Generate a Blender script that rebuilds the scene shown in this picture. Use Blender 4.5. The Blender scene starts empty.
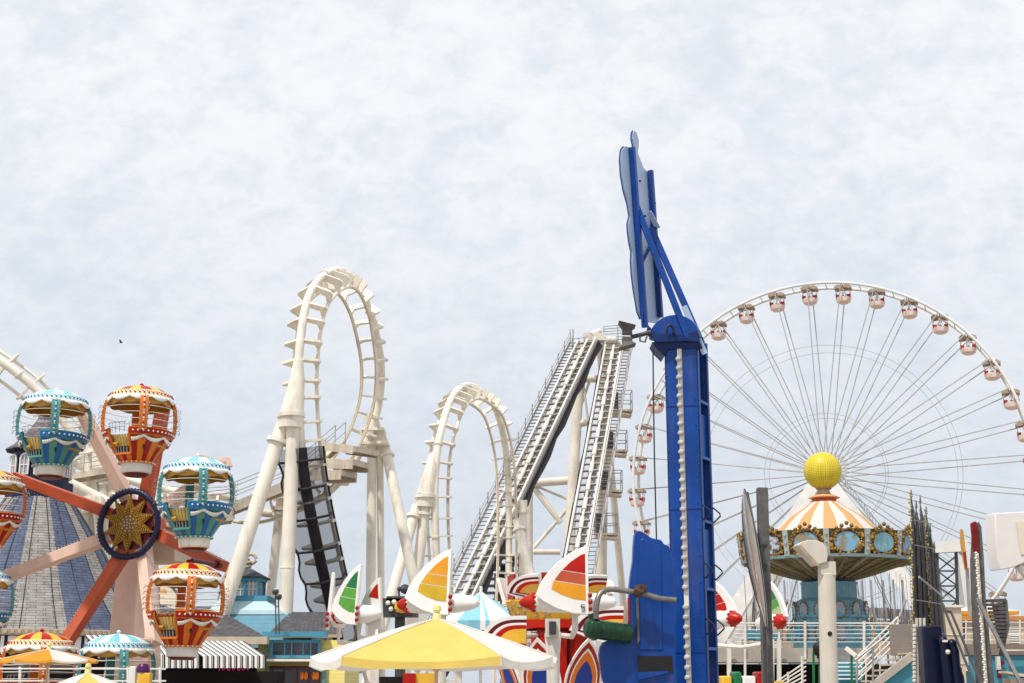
import bpy, math, random
from mathutils import Vector as V, Matrix
random.seed(7)
R = math.radians
sc = bpy.context.scene
COL = sc.collection
W, HH, F = 1024, 683, 1400.0
EYE = 1.7
TH = math.atan(341.5 / F)
CT, ST = math.cos(TH), math.sin(TH)

# ------------------------------------------------------------------ camera
cam = bpy.data.objects.new('camera', bpy.data.cameras.new('camera'))
COL.objects.link(cam)
cam.location = (0, 0, EYE)
cam.rotation_euler = (math.pi / 2 + TH, 0, 0)
cam.data.sensor_width = 36
cam.data.lens = F / W * 36
cam.data.clip_end = 6000
cam.data.clip_start = 0.1
sc.camera = cam


def ray(px, py):
    u, v = px - 512, 341.5 - py
    return V((u, F * CT - v * ST, F * ST + v * CT))


def P(px, py, Y):
    d = ray(px, py)
    return V((0, 0, EYE)) + d * (Y / d.y)


def AT(px, z, Y):
    """point in picture column px at height z and distance Y"""
    dep = Y * CT + (z - EYE) * ST
    return V(((px - 512) / F * dep, Y, z))


def PP(px, py, o, n):
    d = ray(px, py)
    e = V((0, 0, EYE))
    return e + d * ((o - e).dot(n) / d.dot(n))


def SC(Y):
    return Y / F

# ------------------------------------------------------------------ materials
def mat(name, col, rough=0.5, var=0.08, scale=3.0, metal=0.0, spec=0.3, dirt=0.0, bump=0.0, emit=0.0, alpha=1.0, trans=0.0):
    m = bpy.data.materials.new(name)
    m.use_nodes = True
    hi, lo = max(col), min(col)
    if hi > .06 and (hi - lo) / hi > .5:      # strong paints: a little deeper
        col = tuple(.90 * x - .06 * (hi - x) if x > lo + 1e-6 else x * .7 for x in col)
        col = tuple(max(x, .001) for x in col)
    nt = m.node_tree
    b = nt.nodes['Principled BSDF']
    b.inputs['Roughness'].default_value = rough
    b.inputs['Metallic'].default_value = metal
    b.inputs['Specular IOR Level'].default_value = spec
    b.inputs['Base Color'].default_value = (*col, 1)
    if alpha < 1:
        b.inputs['Alpha'].default_value = alpha
    if trans:
        b.inputs['Transmission Weight'].default_value = trans
    if emit:
        b.inputs['Emission Color'].default_value = (*col, 1)
        b.inputs['Emission Strength'].default_value = emit
    if var or dirt:
        tc = nt.nodes.new('ShaderNodeNewGeometry')
        nz = nt.nodes.new('ShaderNodeTexNoise')
        nz.inputs['Scale'].default_value = scale
        nz.inputs['Detail'].default_value = 6
        nz.inputs['Roughness'].default_value = 0.65
        nt.links.new(tc.outputs['Position'], nz.inputs['Vector'])
        mr = nt.nodes.new('ShaderNodeMapRange')
        mr.inputs['From Min'].default_value = 0.3
        mr.inputs['From Max'].default_value = 0.7
        mr.inputs['To Min'].default_value = 1 - var * 1.6
        mr.inputs['To Max'].default_value = 1 + var * 0.8
        nt.links.new(nz.outputs['Fac'], mr.inputs['Value'])
        mx = nt.nodes.new('ShaderNodeMix')
        mx.data_type = 'RGBA'
        mx.blend_type = 'MULTIPLY'
        mx.inputs[0].default_value = 1
        mx.inputs[6].default_value = (*col, 1)
        nt.links.new(mr.outputs['Result'], mx.inputs[7])
        out = mx.outputs[2]
        if dirt:
            mp = nt.nodes.new('ShaderNodeMapping')
            mp.inputs['Scale'].default_value = (scale * 2.5, scale * 2.5, scale * .25)
            nt.links.new(tc.outputs['Position'], mp.inputs['Vector'])
            n2 = nt.nodes.new('ShaderNodeTexNoise')
            n2.inputs['Scale'].default_value = 1.0
            n2.inputs['Detail'].default_value = 8
            n2.inputs['Roughness'].default_value = .7
            nt.links.new(mp.outputs['Vector'], n2.inputs['Vector'])
            m2 = nt.nodes.new('ShaderNodeMapRange')
            m2.inputs['From Min'].default_value = 0.52
            m2.inputs['From Max'].default_value = 0.72
            m2.inputs['To Max'].default_value = dirt
            nt.links.new(n2.outputs['Fac'], m2.inputs['Value'])
            mx2 = nt.nodes.new('ShaderNodeMix')
            mx2.data_type = 'RGBA'
            nt.links.new(m2.outputs['Result'], mx2.inputs[0])
            nt.links.new(out, mx2.inputs[6])
            mx2.inputs[7].default_value = (.16, .12, .08, 1)
            out = mx2.outputs[2]
        nt.links.new(out, b.inputs['Base Color'])
        m3 = nt.nodes.new('ShaderNodeMapRange')
        m3.inputs['To Min'].default_value = max(0.05, rough - .12)
        m3.inputs['To Max'].default_value = min(1, rough + .12)
        nt.links.new(nz.outputs['Fac'], m3.inputs['Value'])
        nt.links.new(m3.outputs['Result'], b.inputs['Roughness'])
        if bump:
            bp = nt.nodes.new('ShaderNodeBump')
            bp.inputs['Strength'].default_value = bump
            bp.inputs['Distance'].default_value = .03
            nt.links.new(nz.outputs['Fac'], bp.inputs['Height'])
            nt.links.new(bp.outputs['Normal'], b.inputs['Normal'])
    return m


def shingle_mat(name, col, col2, sx, sy):
    m = bpy.data.materials.new(name)
    m.use_nodes = True
    nt = m.node_tree
    b = nt.nodes['Principled BSDF']
    b.inputs['Roughness'].default_value = .8
    uv = nt.nodes.new('ShaderNodeUVMap')
    br = nt.nodes.new('ShaderNodeTexBrick')
    br.inputs['Color1'].default_value = (*col, 1)
    br.inputs['Color2'].default_value = (*col2, 1)
    br.inputs['Mortar'].default_value = (col[0] * .3, col[1] * .3, col[2] * .32, 1)
    br.inputs['Scale'].default_value = 1
    br.inputs['Brick Width'].default_value = sx
    br.inputs['Row Height'].default_value = sy
    br.inputs['Mortar Size'].default_value = sy * .11
    br.inputs['Mortar Smooth'].default_value = .4
    br.inputs['Bias'].default_value = -.1
    nt.links.new(uv.outputs['UV'], br.inputs['Vector'])
    nz = nt.nodes.new('ShaderNodeTexNoise')
    nz.inputs['Scale'].default_value = 2.2
    nz.inputs['Detail'].default_value = 7
    nt.links.new(uv.outputs['UV'], nz.inputs['Vector'])
    mr = nt.nodes.new('ShaderNodeMapRange')
    mr.inputs['From Min'].default_value = .3
    mr.inputs['From Max'].default_value = .7
    mr.inputs['To Min'].default_value = .65
    mr.inputs['To Max'].default_value = 1.2
    nt.links.new(nz.outputs['Fac'], mr.inputs['Value'])
    mx = nt.nodes.new('ShaderNodeMix')
    mx.data_type = 'RGBA'
    mx.blend_type = 'MULTIPLY'
    mx.inputs[0].default_value = 1
    nt.links.new(br.outputs['Color'], mx.inputs[6])
    nt.links.new(mr.outputs['Result'], mx.inputs[7])
    nt.links.new(mx.outputs[2], b.inputs['Base Color'])
    bp = nt.nodes.new('ShaderNodeBump')
    bp.inputs['Strength'].default_value = .6
    bp.inputs['Distance'].default_value = .03
    bp.invert = True
    nt.links.new(br.outputs['Fac'], bp.inputs['Height'])
    nt.links.new(bp.outputs['Normal'], b.inputs['Normal'])
    return m

M = {}
def mk(k, *a, **kw):
    M[k] = mat(k, *a, **kw)
    return M[k]

mk('cream', (.82, .765, .665), .40, .12, .6, dirt=.5)
mk('cream_far', (.70, .65, .57), .5, .10, .5, dirt=.45)
mk('rail', (.62, .50, .35), .35, .18, 2)
mk('walk', (.60, .52, .42), .6, .2, 1.2, dirt=.5)
mk('galv', (.36, .36, .37), .5, .2, 2, metal=.4)
mk('cable', (.42, .41, .40), .5, .1, 2)
mk('steel_white', (.72, .71, .69), .45, .1, .7)
mk('steel_dark', (.06, .06, .065), .5, .2, 2)
mk('net', (.035, .028, .035), .8, .2, 4)
mk('spine_dark', (.035, .018, .018), .6, .2, 2)
mk("blue", (.003, .070, .30), .34, .2, 1.6, dirt=.25, spec=.3)
mk('blue_deep', (.002, .03, .13), .4, .15, 2, spec=.3)
mk('blue_pale', (.40, .52, .72), .35, .06, 1.0)
mk('navy', (.012, .014, .05), .45, .2, 3)
mk('white', (.80, .79, .77), .4, .06, 1.5)
mk('white_dirty', (.72, .69, .64), .5, .12, 2, dirt=.3)
mk('bulb', (.78, .74, .66), .25, .1, 8)
mk('orange', (.74, .22, .015), .4, .1, 3)
mk('red_deep', (.36, .012, .02), .4, .1, 3)
mk('red', (.48, .012, .016), .35, .12, 3)
mk('red_orange', (.54, .125, .05), .45, .14, 1.5, dirt=.3)
mk('pink', (.76, .54, .44), .5, .08, 1.5, dirt=.15)
mk('ochre', (.60, .34, .07), .5, .15, 3)
mk('yellow', (.86, .52, .06), .5, .08, 2)
mk('teal', (.10, .33, .33), .4, .1, 3)
mk('teal_green', (.12, .30, .23), .4, .1, 3)
mk('gond_blue', (.02, .16, .42), .4, .1, 3)
mk('gold_mid', (.48, .29, .05), .45, .2, 6)
mk('pale_yellow', (.80, .62, .40), .5, .08, 3)
mk('finial', (.78, .72, .38), .5, .05, 3)
mk('amber', (.80, .36, .02), .45, .1, 3)
mk('mustard', (.62, .42, .03), .5, .1, 3)
mk('lift_grey', (.34, .32, .30), .6, .3, 1.5, dirt=.5)
mk('sky_blue', (.28, .62, .76), .4, .08, 3)
mk('pale_blue', (.50, .74, .78), .4, .08, 3)
mk('black', (.012, .012, .013), .5, .1, 2)
mk('gold', (.30, .16, .03), .4, .25, 9, metal=.35, bump=.6)
mk('gold_bright', (.70, .52, .06), .4, .2, 6, metal=.1)
mk('wood_post', (.13, .125, .125), .85, .3, 5, bump=.5)
mk('conc', (.40, .36, .31), .8, .15, 1)
mk('green', (.015, .19, .07), .4, .12, 3)
mk('green_light', (.12, .38, .07), .4, .12, 3)
mk('green_dark', (.006, .045, .02), .35, .2, 6)
mk('teal_wall', (.09, .30, .39), .6, .1, .6)
mk('teal_trim', (.10, .32, .46), .6, .1, 1)
mk('house_yellow', (.72, .62, .27), .7, .08, 1)
mk('glass', (.05, .06, .08), .08, 0, metal=.0, spec=.8)
mk('glass_light', (.34, .35, .38), .1, .1, 1)
mk('interior_shade', (.012, .009, .011), .9, .3, 1)  # near-black: shade of shop insides and covered gaps put into the colour
mk('maroon', (.13, .008, .02), .4, .1, 3)
mk('stone', (.56, .47, .36), .8, .12, 1.2)
mk('brown', (.42, .32, .24), .7, .2, 3)
mk('purple', (.08, .01, .09), .3, .2, 3)
mk('globe', (.75, .72, .66), .2, .05, 2)
mk('seat_vinyl', (.40, .03, .04), .35, .15, 3)
mk('soffit', (.26, .17, .10), .6, .5, 1.6)
mk('lamp_shell', (.62, .57, .49), .45, .06, 2, dirt=.15)
mk('cabin_pink', (.82, .62, .55), .4, .1, 3)
mk('neon', (.6, .03, .2), .4, 0, emit=.25)
mk('white_blue', (.70, .80, .86), .5, .05, 1)

# canvas: slightly translucent cloth
def canvas(name, col):
    m = mat(name, col, .85, .07, 3.5, bump=.9)
    nt = m.node_tree
    b = nt.nodes['Principled BSDF']
    tr = nt.nodes.new('ShaderNodeBsdfTranslucent')
    tr.inputs['Color'].default_value = (*col, 1)
    mx = nt.nodes.new('ShaderNodeMixShader')
    mx.inputs[0].default_value = .35
    out = nt.nodes['Material Output']
    nt.links.new(b.outputs[0], mx.inputs[1])
    nt.links.new(tr.outputs[0], mx.inputs[2])
    nt.links.new(mx.outputs[0], out.inputs['Surface'])
    M[name] = m
canvas('canvas_white', (.84, .82, .78))
canvas('canvas_yellow', (.90, .70, .24))
canvas('canvas_peach', (.88, .54, .30))
canvas('canvas_orange', (.85, .42, .05))
# black mesh cloth that lets part of the light through
def netting(name, col, a):
    m = mat(name, col, .9, 0)
    nt = m.node_tree
    b = nt.nodes['Principled BSDF']
    tp = nt.nodes.new('ShaderNodeBsdfTransparent')
    mx = nt.nodes.new('ShaderNodeMixShader')
    mx.inputs[0].default_value = a
    out = nt.nodes['Material Output']
    nt.links.new(tp.outputs[0], mx.inputs[1])
    nt.links.new(b.outputs[0], mx.inputs[2])
    nt.links.new(mx.outputs[0], out.inputs['Surface'])
    M[name] = m
netting('netting', (.02, .02, .03), .55)
netting('screen_mesh', (.10, .095, .10), .8)

# ball: dotted yellow
def dotted(name, col, dot, scale):
    m = mat(name, col, .4, 0)
    nt = m.node_tree
    b = nt.nodes['Principled BSDF']
    tc = nt.nodes.new('ShaderNodeUVMap')
    ck = nt.nodes.new('ShaderNodeTexBrick')
    ck.inputs['Scale'].default_value = scale
    ck.offset = 0
    ck.inputs['Brick Width'].default_value = .5
    ck.inputs['Row Height'].default_value = .5
    ck.inputs['Mortar Size'].default_value = .16
    ck.inputs['Mortar Smooth'].default_value = 1
    ck.inputs['Color1'].default_value = (*col, 1)
    ck.inputs['Color2'].default_value = (col[0] * .9, col[1] * .9, col[2], 1)
    ck.inputs['Mortar'].default_value = (*dot, 1)
    nt.links.new(tc.outputs['UV'], ck.inputs['Vector'])
    nt.links.new(ck.outputs['Color'], b.inputs['Base Color'])
    M[name] = m
dotted('ball_yellow', (.82, .68, .05), (.42, .32, .02), 4.2)

# siding: horizontal clapboards
def siding(name, col, step):
    m = mat(name, col, .65, .08, 1.5)
    nt = m.node_tree
    b = nt.nodes['Principled BSDF']
    g = nt.nodes.new('ShaderNodeNewGeometry')
    s = nt.nodes.new('ShaderNodeSeparateXYZ')
    nt.links.new(g.outputs['Position'], s.inputs[0])
    w = nt.nodes.new('ShaderNodeMath')
    w.operation = 'DIVIDE'
    w.inputs[1].default_value = step
    nt.links.new(s.outputs['Z'], w.inputs[0])
    fr = nt.nodes.new('ShaderNodeMath')
    fr.operation = 'FRACT'
    nt.links.new(w.outputs[0], fr.inputs[0])
    bp = nt.nodes.new('ShaderNodeBump')
    bp.inputs['Strength'].default_value = 1
    bp.inputs['Distance'].default_value = step * .5
    bp.invert = True
    nt.links.new(fr.outputs[0], bp.inputs['Height'])
    nt.links.new(bp.outputs['Normal'], b.inputs['Normal'])
    M[name] = m
siding('siding_yellow', (.74, .62, .25), .16)
siding('siding_blue', (.17, .31, .40), .2)
M['shingle_blue'] = shingle_mat('shingle_blue', (.085, .11, .19), (.10, .125, .20), .62, .15)
M['shingle_grey'] = shingle_mat('shingle_grey', (.33, .31, .29), (.28, .26, .25), .62, .15)
M['slate'] = shingle_mat('slate', (.07, .07, .08), (.11, .105, .12), .4, .2)
M['shingle_purple'] = shingle_mat('shingle_purple', (.13, .11, .13), (.18, .15, .17), .3, .18)

# ------------------------------------------------------------------ mesh builder
Z = V((0, 0, 1))


def frame_for(t):
    t = t.normalized()
    a = Z if abs(t.z) < .95 else V((1, 0, 0))
    x = a.cross(t).normalized()
    return x, t.cross(x).normalized()


class MB:
    def __init__(s):
        s.v, s.f, s.m, s.uv = [], [], [], {}

    def add(s, vs, fs, m=0):
        o = len(s.v)
        s.v += [V(p) for p in vs]
        for f in fs:
            s.f.append([i + o for i in f])
            s.m.append(m)
        return s

    def box(s, c, size, rot=None, m=0):
        c = V(c)
        x, y, z = [h / 2 for h in size]
        pts = [V((i * x, j * y, k * z)) for k in (-1, 1) for j in (-1, 1) for i in (-1, 1)]
        if rot is not None:
            if not isinstance(rot, Matrix):
                rot = Matrix.Rotation(rot, 3, 'Z')
            pts = [rot @ p for p in pts]
        return s.add([c + p for p in pts], [(0, 2, 3, 1), (4, 5, 7, 6), (0, 1, 5, 4), (2, 6, 7, 3), (0, 4, 6, 2), (1, 3, 7, 5)], m)

    def beam(s, p, q, w, h=None, m=0, up=None, w2=None, h2=None):
        h = h or w
        p, q = V(p), V(q)
        t = (q - p).normalized()
        u = V(up) if up is not None else (Z if abs(t.z) < .95 else V((0, 1, 0)))
        x = t.cross(u).normalized()
        y = x.cross(t).normalized()
        w2 = w2 or w
        h2 = h2 or h
        pts = []
        for c, a, b in ((p, w, h), (q, w2, h2)):
            pts += [c - x * a / 2 - y * b / 2, c + x * a / 2 - y * b / 2, c + x * a / 2 + y * b / 2, c - x * a / 2 + y * b / 2]
        return s.add(pts, [(3, 2, 1, 0), (4, 5, 6, 7), (0, 1, 5, 4), (1, 2, 6, 5), (2, 3, 7, 6), (3, 0, 4, 7)], m)

    def tube(s, pts, r, n=8, m=0, closed=False, cap=True):
        pts = [V(p) for p in pts]
        k = len(pts)
        rr = r if isinstance(r, (list, tuple)) else [r] * k
        ts = []
        for i in range(k):
            if closed:
                t = pts[(i + 1) % k] - pts[i - 1]
            else:
                t = pts[min(i + 1, k - 1)] - pts[max(i - 1, 0)]
            ts.append(t.normalized() if t.length > 1e-9 else V((0, 0, 1)))
        x, y = frame_for(ts[0])
        o = len(s.v)
        for i in range(k):
            t = ts[i]
            x = (x - t * x.dot(t))
            x = x.normalized() if x.length > 1e-6 else frame_for(t)[0]
            y = t.cross(x)
            for j in range(n):
                a = 2 * math.pi * j / n
                s.v.append(pts[i] + (x * math.cos(a) + y * math.sin(a)) * rr[i])
        for i in range(k if closed else k - 1):
            a0, b0 = o + i * n, o + ((i + 1) % k) * n
            for j in range(n):
                j2 = (j + 1) % n
                s.f.append([a0 + j, a0 + j2, b0 + j2, b0 + j])
                s.m.append(m)
        if cap and not closed:
            s.f.append([o + j for j in range(n)][::-1]); s.m.append(m)
            s.f.append([o + (k - 1) * n + j for j in range(n)]); s.m.append(m)
        return s

    def lathe(s, prof, n, c=(0, 0, 0), m=0, mf=None, uvs=False, a0=0.0, a1=2 * math.pi, T=None):
        """prof: (r, z) list; mf(i, j) gives a material per segment i around and row j"""
        c = V(c)
        o = len(s.v)
        full = abs(a1 - a0 - 2 * math.pi) < 1e-6
        cols = n if full else n + 1
        for (r, z) in prof:
            for i in range(cols):
                a = a0 + (a1 - a0) * i / n
                p = V((r * math.cos(a), r * math.sin(a), z))
                if T is not None:
                    p = T @ p
                s.v.append(c + p)
        ln = [0]
        for a, b in zip(prof, prof[1:]):
            ln.append(ln[-1] + math.hypot(b[0] - a[0], b[1] - a[1]))
        rm = max(r for r, z in prof)
        for j in range(len(prof) - 1):
            for i in range(n):
                i2 = (i + 1) % cols
                f = [o + j * cols + i, o + j * cols + i2, o + (j + 1) * cols + i2, o + (j + 1) * cols + i]
                mm = mf(i, j) if mf else m
                if mm is None:
                    continue
                s.f.append(f)
                s.m.append(mm)
                if uvs:
                    ra, rb = prof[j][0], prof[j + 1][0]
                    ua, ub = (a1 - a0) * i / n, (a1 - a0) * (i + 1) / n
                    um = (a1 - a0) * (i + .5) / n * rm * .7
                    w = (a1 - a0) / n / 2
                    s.uv[len(s.f) - 1] = [(um - w * ra, ln[j]), (um + w * ra, ln[j]), (um + w * rb, ln[j + 1]), (um - w * rb, ln[j + 1])]
        return s

    def sphere(s, c, r, n=8, m=0, sq=(1, 1, 1)):
        k = max(3, n // 2)
        c = V(c)
        o = len(s.v)
        s.v.append(c + V((0, 0, -r * sq[2])))
        for j in range(1, k):
            b = math.pi * j / k - math.pi / 2
            for i in range(n):
                a = 2 * math.pi * i / n
                s.v.append(c + V((math.cos(a) * math.cos(b) * r * sq[0], math.sin(a) * math.cos(b) * r * sq[1], math.sin(b) * r * sq[2])))
        s.v.append(c + V((0, 0, r * sq[2])))
        top = len(s.v) - 1
        for i in range(n):
            i2 = (i + 1) % n
            s.f.append([o, o + 1 + i2, o + 1 + i]); s.m.append(m)
            for j in range(k - 2):
                a, b = o + 1 + j * n, o + 1 + (j + 1) * n
                s.f.append([a + i, a + i2, b + i2, b + i]); s.m.append(m)
            a = o + 1 + (k - 2) * n
            s.f.append([a + i, a + i2, top]); s.m.append(m)
        return s

    def prism(s, poly, off, m=0, m2=None):
        """poly: 3D points; extruded by vector off"""
        poly = [V(p) for p in poly]
        off = V(off)
        k = len(poly)
        o = len(s.v)
        s.v += poly + [p + off for p in poly]
        nrm = V((0, 0, 0))
        for i in range(k):
            nrm += poly[i].cross(poly[(i + 1) % k])
        flip = nrm.dot(off) < 0
        def af(f, mm):
            s.f.append(f if not flip else f[::-1]); s.m.append(mm)
        af([o + i for i in range(k)][::-1], m)
        af([o + k + i for i in range(k)], m)
        for i in range(k):
            j = (i + 1) % k
            af([o + i, o + j, o + k + j, o + k + i], m if m2 is None else m2)
        return s

    def build(s, name, mats, parent=None, off=(0, 0, 0), smooth=True, sharp=38, bevel=0):
        me = bpy.data.meshes.new(name)
        off = V(off)
        me.from_pydata([p - off for p in s.v], [], s.f)
        if not isinstance(mats, (list, tuple)):
            mats = [mats]
        for mm in mats:
            me.materials.append(M[mm] if isinstance(mm, str) else mm)
        me.polygons.foreach_set('material_index', s.m)
        if s.uv:
            ul = me.uv_layers.new(name='UVMap')
            for pi, uvs in s.uv.items():
                for li, uvc in zip(me.polygons[pi].loop_indices, uvs):
                    ul.data[li].uv = uvc
        me.polygons.foreach_set('use_smooth', [smooth] * len(me.polygons))
        if smooth:
            me.set_sharp_from_angle(angle=R(sharp))
        me.update()
        o = bpy.data.objects.new(name, me)
        COL.objects.link(o)
        if parent is not None:
            o.parent = parent
        if bevel:
            b = o.modifiers.new('bevel', 'BEVEL')
            b.width = bevel
            b.segments = 2
            b.limit_method = 'ANGLE'
        return o


class Thing:
    """an Empty at the thing's base and its parts, whose vertices are given in world space"""
    def __init__(s, name, label, cat, loc=(0, 0, 0), group=None, kind=None):
        s.loc = V(loc)
        s.o = bpy.data.objects.new(name, None)
        COL.objects.link(s.o)
        s.o.location = s.loc
        s.o.empty_display_size = .2
        tag(s.o, label, cat, group, kind)

    def part(s, name, mb, mats, parent=None, label=None, **kw):
        o = mb.build(name, mats, parent or s.o, s.loc, **kw)
        if label:
            o['label'] = label
        return o


def tag(o, label=None, cat=None, group=None, kind=None):
    if label: o['label'] = label
    if cat: o['category'] = cat
    if group: o['group'] = group
    if kind: o['kind'] = kind
    return o


def single(name, mb, mats, label, cat, loc=(0, 0, 0), group=None, kind=None, **kw):
    o = mb.build(name, mats, None, loc, **kw)
    o.location = V(loc)
    return tag(o, label, cat, group, kind)


def copy_tree(o, parent=None):
    kids = [c for c in o.children]
    c = o.copy()
    COL.objects.link(c)
    if parent is not None:
        c.parent = parent
    for k in kids:
        copy_tree(k, c)
    return c


def catmull(pts, n):
    out = []
    k = len(pts)
    dim = len(pts[0])
    for i in range(k - 1):
        p0, p1, p2, p3 = pts[max(i - 1, 0)], pts[i], pts[i + 1], pts[min(i + 2, k - 1)]
        for j in range(n):
            t = j / n
            out.append(tuple(.5 * (2 * p1[d] + (p2[d] - p0[d]) * t + (2 * p0[d] - 5 * p1[d] + 4 * p2[d] - p3[d]) * t * t + (3 * p1[d] - p0[d] - 3 * p2[d] + p3[d]) * t ** 3) for d in range(dim)))
    out.append(tuple(pts[-1]))
    return out


def clip(poly, a, b, c):
    """keep the part of a 2D polygon where a*x+b*y+c >= 0"""
    out = []
    for i in range(len(poly)):
        p, q = poly[i], poly[(i + 1) % len(poly)]
        dp, dq = a * p[0] + b * p[1] + c, a * q[0] + b * q[1] + c
        if dp >= 0:
            out.append(p)
        if (dp >= 0) != (dq >= 0):
            t = dp / (dp - dq)
            out.append((p[0] + (q[0] - p[0]) * t, p[1] + (q[1] - p[1]) * t))
    return out
# ------------------------------------------------------------------ sky and sun
SUN_EL, SUN_AZ = 60, -35      # azimuth: degrees left of straight behind the camera
sdir = V((math.sin(R(SUN_AZ)) * math.cos(R(SUN_EL)), -math.cos(R(SUN_AZ)) * math.cos(R(SUN_EL)), math.sin(R(SUN_EL))))
world = bpy.data.worlds.new('World')
sc.world = world
world.use_nodes = True
nt = world.node_tree
bg = nt.nodes['Background']
sky = nt.nodes.new('ShaderNodeTexSky')
sky.sky_type = 'NISHITA'
sky.sun_disc = False
sky.sun_elevation = R(SUN_EL)
sky.sun_rotation = math.atan2(sdir.x, sdir.y)
sky.dust_density = 2.0
bg.inputs['Strength'].default_value = 0.1
tc = nt.nodes.new('ShaderNodeTexCoord')
sx = nt.nodes.new('ShaderNodeSeparateXYZ')
nt.links.new(tc.outputs['Generated'], sx.inputs[0])

def mth(op, a, b=None, c=None, clampv=False):
    n = nt.nodes.new('ShaderNodeMath')
    n.operation = op
    n.use_clamp = clampv
    for i, x in enumerate((a, b, c)):
        if x is None: continue
        if isinstance(x, (int, float)):
            n.inputs[i].default_value = x
        else:
            nt.links.new(x, n.inputs[i])
    return n.outputs[0]
zc = mth('MAXIMUM', sx.outputs['Z'], 0.0)
zz = mth('ADD', zc, 0.75)
cx = mth('DIVIDE', sx.outputs['X'], zz)
cy = mth('DIVIDE', sx.outputs['Y'], zz)
cb = nt.nodes.new('ShaderNodeCombineXYZ')
nt.links.new(cx, cb.inputs[0]); nt.links.new(cy, cb.inputs[1])

def noise(scale, det, rough, off, sc_=(1, 1, 1), dist=0.0):
    mp = nt.nodes.new('ShaderNodeMapping')
    mp.inputs['Location'].default_value = off
    mp.inputs['Scale'].default_value = sc_
    mp.inputs['Rotation'].default_value = (0, 0, R(25))
    nt.links.new(cb.outputs[0], mp.inputs['Vector'])
    n = nt.nodes.new('ShaderNodeTexNoise')
    n.inputs['Scale'].default_value = scale
    n.inputs['Detail'].default_value = det
    n.inputs['Roughness'].default_value = rough
    n.inputs['Distortion'].default_value = dist
    nt.links.new(mp.outputs['Vector'], n.inputs['Vector'])
    return n.outputs['Fac']
n1 = noise(7.0, 3, .5, (3, 1, 0), (1, 1, 1))
n2 = noise(30.0, 8, .6, (7, 2, 0), (1, 1.25, 1), .35)
n3 = noise(85.0, 5, .6, (1, 9, 0), (1, 1.4, 1), .3)
s1 = mth('MULTIPLY', n1, 0.7)
s2 = mth('MULTIPLY_ADD', n2, 1.0, s1)
s3 = mth('MULTIPLY_ADD', n3, 0.42, s2)
mr = nt.nodes.new('ShaderNodeMapRange')
mr.interpolation_type = 'SMOOTHSTEP'
mr.inputs['From Min'].default_value = 0.74
mr.inputs['From Max'].default_value = 1.30
nt.links.new(s3, mr.inputs['Value'])
dens = mr.outputs['Result']
# thin milky veil everywhere, thicker cloudlets where the noise is high
lo = nt.nodes.new('ShaderNodeMix'); lo.data_type = 'RGBA'       # the veil: greyer near the horizon
elev = nt.nodes.new('ShaderNodeMapRange')
elev.interpolation_type = 'SMOOTHSTEP'
elev.inputs['From Min'].default_value = 0.02
elev.inputs['From Max'].default_value = 0.42
nt.links.new(sx.outputs['Z'], elev.inputs['Value'])
nt.links.new(elev.outputs['Result'], lo.inputs[0])
lo.inputs[6].default_value = (6.4, 7.0, 7.9, 1)
lo.inputs[7].default_value = (7.9, 8.4, 9.0, 1)
hi = nt.nodes.new('ShaderNodeMix'); hi.data_type = 'RGBA'
nt.links.new(elev.outputs['Result'], hi.inputs[0])
hi.inputs[6].default_value = (7.2, 7.65, 8.35, 1)
hi.inputs[7].default_value = (9.9, 9.9, 10.0, 1)
mc = nt.nodes.new('ShaderNodeMix'); mc.data_type = 'RGBA'
nt.links.new(dens, mc.inputs[0])
nt.links.new(lo.outputs[2], mc.inputs[6])
nt.links.new(hi.outputs[2], mc.inputs[7])
fin = nt.nodes.new('ShaderNodeMix'); fin.data_type = 'RGBA'
fin.inputs[0].default_value = .88
nt.links.new(sky.outputs[0], fin.inputs[6])
nt.links.new(mc.outputs[2], fin.inputs[7])
nt.links.new(fin.outputs[2], bg.inputs['Color'])

sun = bpy.data.objects.new('sun', bpy.data.lights.new('sun', 'SUN'))
COL.objects.link(sun)
sun.data.energy = 3.4
sun.data.angle = R(3)
sun.data.color = (1, .94, .85)
sun.rotation_euler = (-sdir).to_track_quat('-Z', 'Y').to_euler()
sun.location = (0, -20, 60)
sc.view_settings.view_transform = 'Standard'
sc.view_settings.look = 'None'
sc.view_settings.exposure = 0.08
sc.view_settings.gamma = 1

# ------------------------------------------------------------------ ground
g = MB()
g.add([(-3000, -500, 0), (3000, -500, 0), (3000, 5000, 0), (-3000, 5000, 0)], [(0, 1, 2, 3)])
single('ground', g, mat('boardwalk', (.34, .30, .25), .85, .2, .8, bump=.3), 'pale worn boardwalk planks and paving under all the rides', 'ground', kind='structure', smooth=False)

# ------------------------------------------------------------------ roller coaster
def yawv(d):      # d degrees clockwise from +X
    return V((math.cos(R(d)), -math.sin(R(d)), 0))


def tie_mesh(g, off, name):
    h = g / 2
    poly = [(-h - .06, -.04), (-h - .42, .55 * off), (-h - .30, .72 * off), (-.22, off + .08), (.22, off + .08), (h + .30, .72 * off), (h + .42, .55 * off), (h + .06, -.04),
            (h - .10, .02), (h - .06, .42 * off), (.15, .70 * off), (-.15, .70 * off), (-h + .06, .42 * off), (-h + .10, .02)]
    mb = MB()
    mb.prism([(x, y, -.06) for x, y in poly], (0, 0, .12))
    o = mb.build(name, 'cream', None, smooth=False)
    me = o.data
    bpy.data.objects.remove(o)
    return me


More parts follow.
